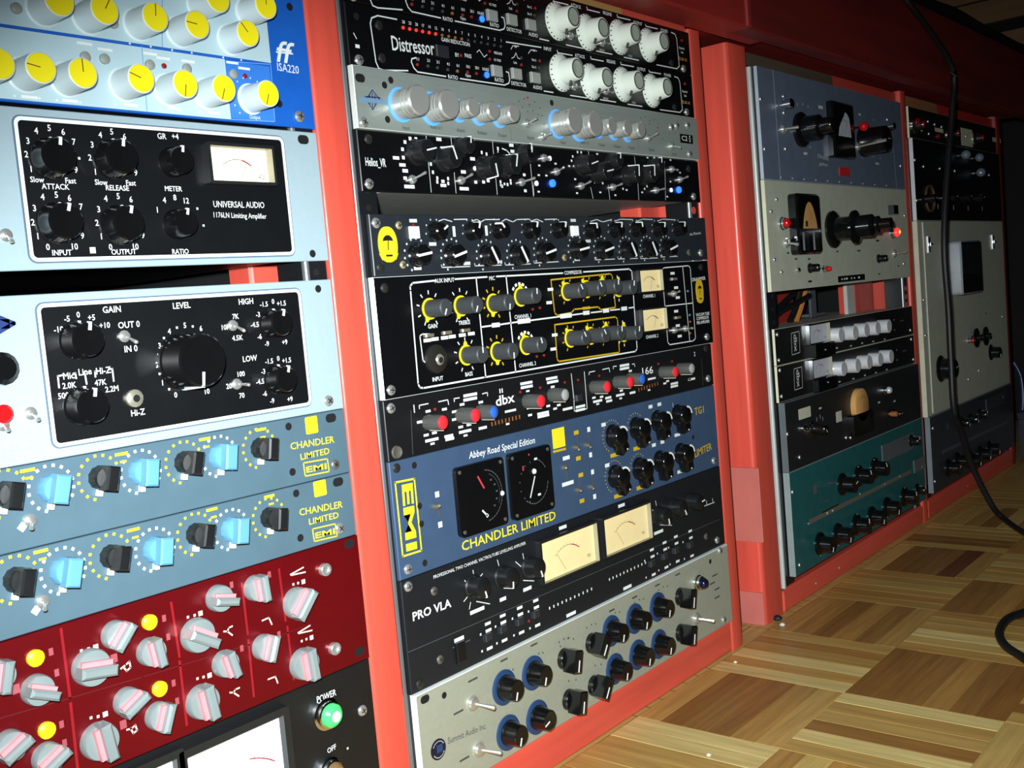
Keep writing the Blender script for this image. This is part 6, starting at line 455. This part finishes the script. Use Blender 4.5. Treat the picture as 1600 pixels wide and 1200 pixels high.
def meter(par, kind, x0, x1, z0, z1, dep, need, y):
    w, h = x1 - x0, z1 - z0; cx, cz = (x0 + x1) / 2, (z0 + z1) / 2
    B = lambda n, mb, mn, p: obj(n, M_(mb).mesh(n, mn), p)
    if kind in ('vu_small', 'vu_cream', 'vu_large', 'vu_white', 'vu_chrome'):
        t = {'vu_small': 2, 'vu_cream': 1.4, 'vu_large': 2.2, 'vu_white': 5, 'vu_chrome': 1.6}[kind]; d = {'vu_small': 7, 'vu_cream': 4, 'vu_large': 5, 'vu_white': 6, 'vu_chrome': 5}[kind]
        fr = MB().frame(rrect(x0 - t, x1 + t, z0 - t, z1 + t, 1.5), rrect(x0, x1, z0, z1, .5), -y - d, -y, 0, 1)
        root = obj('vu_meter', M_(fr).mesh('vu_meter', ['chrome' if kind == 'vu_chrome' else 'meter_frame', 'meter_frame' if kind == 'vu_white' else 'meter_wall']), par)
        fm = {'vu_small': 'meter_lit', 'vu_white': 'meter_white', 'vu_chrome': 'meter_pale'}.get(kind, 'meter_cream')
        B('dial_face', MB().prism(rrect(x0, x1, z0, z1), -y - .4, -y), fm, root)
        s = MB(); pr = z0 + h * -.1; R = h * .78; ww = min(38, math.degrees(math.asin(min(.95, w * .42 / R))))
        if kind != 'vu_white' or w < 200:
            put_line(s, arc(R, -ww, ww * .35, 10, cx, pr), .35, y + .5)
            for i in range(9):
                a = math.radians(-ww + 2 * ww * i / 8); put_line(s, [(cx + R * math.sin(a), pr + R * math.cos(a)), (cx + R * 1.07 * math.sin(a), pr + R * 1.07 * math.cos(a))], .3, y + .5)
            if h > 14: put_c(s, 'VU', x1 - w * .12, z0 + h * .2, 3, y + .5)
            B('dial_scale', s, 'print_blue' if kind == 'vu_white' else 'print_dark', root)
            s = MB(); put_line(s, arc(R, ww * .35, ww, 6, cx, pr), .9, y + .55); B('red_zone', s, 'needle_red', root)
            a = math.radians(-ww * .9 if kind == 'vu_large' else need * .4); s = MB(); put_line(s, [(cx + R * .3 * math.sin(a), pr + R * .3 * math.cos(a)), (cx + R * .98 * math.sin(a), pr + R * .98 * math.cos(a))], 1 if kind == 'vu_chrome' else .35, y + .7)
            B('needle', s, 'needle_red' if kind == 'vu_chrome' else 'print_dark' if kind != 'vu_small' else 'needle_red', root)
    elif kind == 'tg_meter':
        root = B('dial_meter', MB().prism(rrect(x0, x1, z0, z1, 4), -y - dep, -y), 'black_gloss_panel', par); yy = y + dep + .15
        for a, b in ((x0 + 4, z0 + 4), (x1 - 4, z0 + 4), (x0 + 4, z1 - 4), (x1 - 4, z1 - 4)): B('corner_screw', MB().lathe([(1.6, 0), (1.6, .5), (.01, .9)], 8, a, b, -y - dep), 'steel_dull', root)
        if need == 1:
            s = MB(); R = w * .36; put_line(s, arc(R, 5, 175, 20, cx + 3, cz), .8, yy); put_line(s, arc(R * .86, 20, 120, 12, cx + 3, cz), .4, yy)
            for i in range(5):
                a = math.radians(35 + 25 * i); put_rect(s, cx + 3 + R * .68 * math.sin(a), cz + R * .68 * math.cos(a), 2.2, 1.4, 0, yy)
            B('dial_scale', s, 'grey_dim', root)
            s = MB(); put_line(s, [(cx - 4, cz + h * .3), (cx + 2, cz + h * .12)], 1.6, yy); B('red_zone', s, 'needle_red', root)
            s = MB(); put_line(s, [(cx - 2, cz - h * .2), (cx + 3, cz - h * .29)], 1.5, yy); put_rect(s, cx + 3, cz - h * .29, 2.6, 2.6, 30, yy); s.lathe([(2.2, 0), (1.6, .9), (.01, 1.2)], 10, cx + R + 3, cz - 2, -yy); B('needle', s, 'white', root)
        else:
            s = MB(); R = w * .34; put_line(s, arc(R, 20, 60, 6, cx + 2, cz), 1, yy); put_line(s, arc(R, 100, 220, 12, cx + 2, cz), .9, yy)
            for i in range(7):
                a = math.radians(200 + 26 * i); put_rect(s, cx + R * .9 * math.sin(a), cz + R * .9 * math.cos(a), 1.2, 1.2, 0, yy)
            B('dial_scale', s, 'grey_dim', root)
            s = MB(); put_line(s, [(cx - 5, cz - h * .22), (cx + 3, cz + h * .07)], 1.3, yy + .3); s.lathe([(2.4, 0), (2, 1), (.01, 1.3)], 12, cx + 3, cz + h * .15, -yy); put_rect(s, cx + 7.5, cz - h * .22, 4, 1.8, 0, yy); put_rect(s, cx + 6.5, cz + h * .33, 4, 1.8, 0, yy); B('needle', s, 'white', root)
            s = MB(); put_rect(s, cx - 11, cz + h * .24, 1.6, 4, 0, yy); put_rect(s, cx - 2, cz + h * .42, 1.6, 1.6, 0, yy); B('red_zone', s, 'needle_red', root)
    else:
        R = {'square_black': 2.5, 'arch_black': 6, 'round_tan': 2, 'box_black': 6}[kind]
        m = MB()
        if kind == 'round_tan': m.prism(rrect(x0 - 1, x1 + 1, z0, cz - 2, 3), -y - dep, -y)
        else:
            c = 2.5; o = rrect(x0, x1, z0, z1, R); i = rrect(x0 + c, x1 - c, z0 + c, z1 - c, max(.5, R - c)); n = len(o)
            m.frame(o, i, -y - dep + c, -y); m.v[-3 * n:-2 * n] = [(p[0], -y - dep, p[1]) for p in i]; m.add([(p[0], -y - dep, p[1]) for p in i], [tuple(range(n))])
        if kind == 'box_black': m.mi = [1 if abs(min(m.v[v_][1] for v_ in f_) - max(m.v[v_][1] for v_ in f_)) > 1 else 0 for f_ in m.f]  # boxed meter's sides: glossy reflection painted as pale grey
        root = obj('panel_meter', M_(m).mesh('panel_meter', ['black_gloss', 'side_sheen']), par); yy = y + dep + .1
        if kind == 'square_black':
            B('dial_face', MB().prism([(cx - w * .3, cz - h * .12)] + [(cx - w * .3 + w * .6 * i / 10, cz - h * .12 + h * .44 * math.sin(math.pi * (i / 10) * .5 + .2 if i < 6 else math.pi * .95 - math.pi * .075 * i)) for i in range(1, 10)] + [(cx + w * .3, cz - h * .12)], -yy - .2, -yy), 'meter_pale', root)
            s = MB(); put_line(s, arc(h * .3, -30, 30, 8, cx, cz - h * .12), .4, yy + .4); put_line(s, [(cx, cz - h * .1), (cx + w * .12, cz + h * .18)], .5, yy + .45); B('needle', s, 'black_ink', root)
        elif kind == 'arch_black':
            z_ = z0 + h * .42; P = [(cx - w * .3, z_)] + [(cx - w * .3 + w * .6 * i / 14, z_ + h * .44 * math.sin(math.pi * i / 14) ** .7) for i in range(1, 14)] + [(cx + w * .3, z_)]
            B('dial_face', MB().prism(P, -yy - .2, -yy), 'meter_tan', root); s = MB(); put_rect(s, cx - w * .16, z_ + 6, 7, 7, 0, yy + .4); B('dial_badge', s, 'screw_dark', root)
            s = MB(); put_line(s, [(cx + 6, z_ + 12), (cx - 1, z_ + 23)], 1, yy + .45); B('needle', s, 'needle_red', root)
            s = MB().box(cx - w * .32, cx - w * .12, -yy - 1.6, -yy, z0 + 5, z_ - 5, .6).box(cx + w * .12, cx + w * .32, -yy - 1.6, -yy, z0 + 5, z_ - 5, .6); B('chrome_bars', s, 'knob_black', root)
        elif kind == 'round_tan':
            rr = min(w, h * .62) * .56; B('dial_face', MB().lathe([(rr + 2, 0), (rr + 2, dep - 1), (rr, dep), (.01, dep)], 30, cx, cz + h * .12, -y), 'meter_tan', root)
            s = MB(); put_line(s, arc(rr * .7, -55, 55, 10, cx, cz + h * .08), .5, yy + .4); put_line(s, [(cx, cz), (cx + 5, cz + h * .2)], .5, yy + .4); B('needle', s, 'print_dark', root)
        else:
            B('dial_face', MB().prism(rrect(x0 + 5, x1 - 5, cz - h * .12, z1 - 6, 1), -yy - .3, -yy), 'vla_dark', root)
    return root

def make_unit(d):
    x0, x1, z0, z1 = d['box']; ox, oz = (x0 + x1) / 2, z0
    root = thing(d['name'], d['label'], d['cat'], (ox / 1000, d['yf'] / 1000, oz / 1000), d['group'])
    it = d['items']; side = d['side'] or d['mat']
    fp = MB().box(x0 - ox, x1 - ox, 0, d['th'], .15, z1 - oz - .15, .5, 0, 1)
    obj('faceplate', M_(fp).mesh('faceplate', [d['mat'], side], 0), root)
    obj('chassis', M_(MB().box(x0 - ox + d.get('inset', 31), x1 - ox - 31, d['th'] + .05, d['depth'], d.get('low', 1.2), z1 - oz - 1)).mesh('chassis', d['ch'], 0), root)
    lift = .15 + max([i[6] for i in it if i[0] == 'B' and i[8] in ('inset_panel', 'pale_section', 'front_plate', 'blue_section')] + [0])
    pr = {}
    def P(mn): return pr.setdefault(mn, MB())
    for i in it:
        k = i[0]
        if k == 'k':
            _, st, X, Z, ang = i; parts = ST[st]
            kn = obj('knob', parts[0][1], root, ((X - ox) / 1000, 0, (Z - oz) / 1000), (0, math.radians(ang), 0))
            for pn, me in parts[1:]: obj(pn, me, kn)
        elif k == 's':
            parts = SC[i[1]]; so = obj(parts[0][0], parts[0][1], root, ((i[2] - ox) / 1000, -(lift - .15) / 1000, (i[3] - oz) / 1000), (0, random.uniform(0, 3), 0) if 'slot' not in i[1] else None)
            for pn, me in parts[1:]: obj(pn, me, so)
        elif k == 'g':
            a, b = toggle_mesh(i[1], i[4], i[5]); to = obj('toggle_switch', a, root, ((i[2] - ox) / 1000, 0, (i[3] - oz) / 1000)); obj('lever', b, to)
        elif k == 'd':
            _, mn, r, X, Z, h = i; nm = 'indicator_light' if 'led' in mn else 'round_button' if 'button' in mn else 'jack_socket' if 'jack' in mn or 'hole' in mn else 'fitting'
            me = cached(('d', mn, r, h), lambda: M_(MB().lathe([(r, -.2), (r, h * .7), (r * .7, h), (.01, h * 1.05)], 14)).mesh(nm, mn))
            obj(nm, me, root, ((X - ox) / 1000, -(lift - .15) / 1000, (Z - oz) / 1000))
        elif k == 'b':
            _, mn, X, Z, w, h, dp, nm = i
            me = cached(i[:2] + i[4:], lambda: M_(MB().box(-w / 2, w / 2, -dp, 0, -h / 2, h / 2, .6)).mesh(nm, mn, 0)); obj(nm, me, root, ((X - ox) / 1000, 0, (Z - oz) / 1000))
        elif k == 'B':
            _, mn, a, b, c, e, h, rad, nm, bord = i
            c = max(c, z0 + .4); e = min(e, z1 - .4)
            if h <= .6 and nm not in ('inset_panel', 'pale_section', 'front_plate', 'blue_section'): h = .1
            po = obj(nm, M_(MB().prism(rrect(a - ox, b - ox, c - oz, e - oz, rad), -h, .05)).mesh(nm, mn, 0), root)
            if bord:
                f1 = MB().frame(rrect(a - ox, b - ox, c - oz, e - oz, rad), rrect(a - ox + 2, b - ox - 2, c - oz + 2, e - oz - 2, rad - 1.6), -h - .15, -h + .1)
                f2 = MB().frame(rrect(a - ox - .9, b - ox + .9, c - oz - .9, e - oz + .9, rad + .8), rrect(a - ox, b - ox, c - oz, e - oz, rad), -.12, .02)
                obj('border', M_(f1).mesh('border', bord[0], 0), po); obj('border_groove', M_(f2).mesh('border_groove', bord[1], 0), po)
        elif k == 'M': meter(root, i[1], i[2] - ox, i[3] - ox, max(i[4], z0 + 2.6) - oz, min(i[5], z1 - 2.6) - oz, i[6], i[7], lift - .15)
        elif k == 't':
            _, s, xa, za, xb, zb, h, mn, own, bold, rot, sh_ = i
            if own: mb = MB()
            else: mb = P(mn)
            put_text(mb, s, xa - ox, za - oz, xb - ox, zb - oz, h, lift + (.05 if own else 0), bold, rot, sh_)
            if own: obj('lettering', M_(mb).mesh('lettering', mn, 0), root)
        elif k == 'c': put_c(P(i[5]), i[1], i[2] - ox, i[3] - oz, i[4], lift)
        elif k == 'm': put_rect(P(i[6]), i[1] - ox, i[2] - oz, i[3], i[4], i[5], lift - .02)
        elif k == 'l': put_line(P(i[3]), [(a - ox, b - oz) for a, b in i[1]], i[2], lift - .04)
        elif k == 'ring':
            _, X, Z, r, n, a0, a1, w, h, mn = i
            for j in range(n):
                a = a0 + (a1 - a0) * j / max(1, n - 1); t = math.radians(a); put_rect(P(mn), X - ox + r * math.sin(t), Z - oz + r * math.cos(t), w, h, -a, lift - .03)
        elif k in ('jewel', 'jewel_b', 'lamp_red', 'ball', 'fuse', 'hoop', 'bracket', 'badge', 'badge2', 'logo_disc'):
            loc = lambda X, Z: ((X - ox) / 1000, -(lift - .15) / 1000, (Z - oz) / 1000)
            if k in ('jewel', 'jewel_b', 'lamp_red'):
                _, mn, X, Z, r = i
                b = obj('lamp_bezel', M_(MB().lathe([(r, 0), (r, 2.5), (r * .86, 3.2), (r * .86, 6), (r * .75, 6.5)], 22)).mesh('lamp_bezel', 'chrome'), root, loc(X, Z))
                obj('lamp_jewel', M_(MB().lathe([(r * .75, 6), (r * .72, 9), (r * .5, 11.5), (.01, 12.5)], 16)).mesh('lamp_jewel', mn), b)
                if k == 'lamp_red': obj('glowing_core', M_(MB().lathe([(r * .3, 12.2), (.01, 13.4)], 10)).mesh('glowing_core', 'lamp_core'), b)
                if mn == 'green_glow': obj('glowing_core', M_(MB().lathe([(r * .34, 12), (.01, 13.2)], 10)).mesh('glowing_core', 'white_led'), b)
            elif k == 'ball':
                _, mn, X, Z, r, dd = i
                b = obj('stem', M_(MB().lathe([(3, 0), (3, 2), (1.4, 3), (1.4, dd)], 10)).mesh('stem', 'chrome'), root, loc(X, Z))
                obj('ball_cap', M_(MB().lathe([(.01, dd - r)] + [(r * math.sin(t * math.pi / 8), dd - r * math.cos(t * math.pi / 8)) for t in range(1, 8)] + [(.01, dd + r)], 18)).mesh('ball_cap', mn), b)
            elif k == 'fuse':
                _, mn, X, Z, r, L = i
                b = obj('fuse_holder', M_(MB().lathe([(r * .55, 0), (r * .55, 3), (r, 3.2), (r, 3 + L), (r * .8, 4 + L), (.01, 4 + L)], 18)).mesh('fuse_holder', mn), root, loc(X, Z))
            elif k == 'hoop':
                _, mn, X, Z, r, w = i
                obj('dial_rim', M_(MB().frame(arc(r, 0, 345, 23), arc(r - w, 0, 345, 23), -3, 0)).mesh('dial_rim', mn), root, loc(X, Z))
            elif k == 'bracket':
                b = obj('latch', M_(MB().box(-5, -3, -2, 0, -13, 13, .4).box(-3, 3, -3, 0, -12, -4).box(-3, 3, -3, 0, 4, 12)).mesh('latch', 'knob_black'), root, loc(i[2], i[3]))
                obj('latch_arm', M_(MB().box(-1, 9, -5, -3, -2, 2, .4).box(-6.2, -5.2, -2.4, 0, -13, 13)).mesh('latch_arm', 'chrome'), b)
            elif k in ('badge', 'badge2'):
                _, X, Z, rx, rz = i; fs = 'yellow' if k == 'badge' else 'gold'
                pts = [(rx * math.copysign(abs(math.sin(t)) ** .8, math.sin(t)), rz * math.cos(t)) for t in [j * math.pi / 14 for j in range(28)]]
                b = obj('round_badge', M_(MB().prism(pts, -.5, 0).prism([(-rx * .7, -rz * .86), (rx * .7, -rz * .86), (rx * .98, -rz * .5), (-rx * .98, -rz * .5)], -.6, 0)).mesh('round_badge', fs, 0), root, loc(X, Z))
                s = MB(); P_ = arc(rx * .55, -80, 80, 10, 0, rz * .12)
                s.prism(P_ + [(0, rz * .22)], -.7, -.5); put_line(s, [(0, rz * .2), (-.5, -rz * .3)], .9, .72); put_rect(s, 0, -rz * .62, rx * .7, 1.4, 0, .72)
                obj('badge_mark', M_(s).mesh('badge_mark', 'black_ink', 0), b)
            elif k == 'logo_disc':
                b = obj('round_badge', M_(MB().lathe([(i[4], 0), (i[4], .5), (.01, .6)], 24)).mesh('round_badge', i[1]), root, loc(i[2], i[3]))
                s = MB(); put_rect(s, 1, .5, 6.5, 6, 0, .75); obj('badge_mark', M_(s).mesh('badge_mark', 'ring_blue', 0), b)
                s = MB(); put_line(s, arc(i[4] * .78, -60, 60, 8), .6, .8); put_line(s, arc(i[4] * .78, 120, 240, 8), .6, .8); obj('badge_rim', M_(s).mesh('badge_rim', 'grey_print', 0), b)
    for mn, mb in pr.items():
        if mb.v: obj('printed_markings', M_(mb).mesh('printed_markings', mn, 0), root)['kind'] = 'stuff'
    return root
roots = []
for d in UNITS:
    if d.get('dup'):
        src = roots[d['of']]; r = src.copy(); COL.objects.link(r); r.location.z += d['dz'] / 1000; r['label'] = d['label']
        for ch in list(src.children):
            c = ch.copy(); COL.objects.link(c); c.parent = r
            for g_ in ch.children: e = g_.copy(); COL.objects.link(e); e.parent = c
        roots.append(r)
    else: roots.append(make_unit(d))
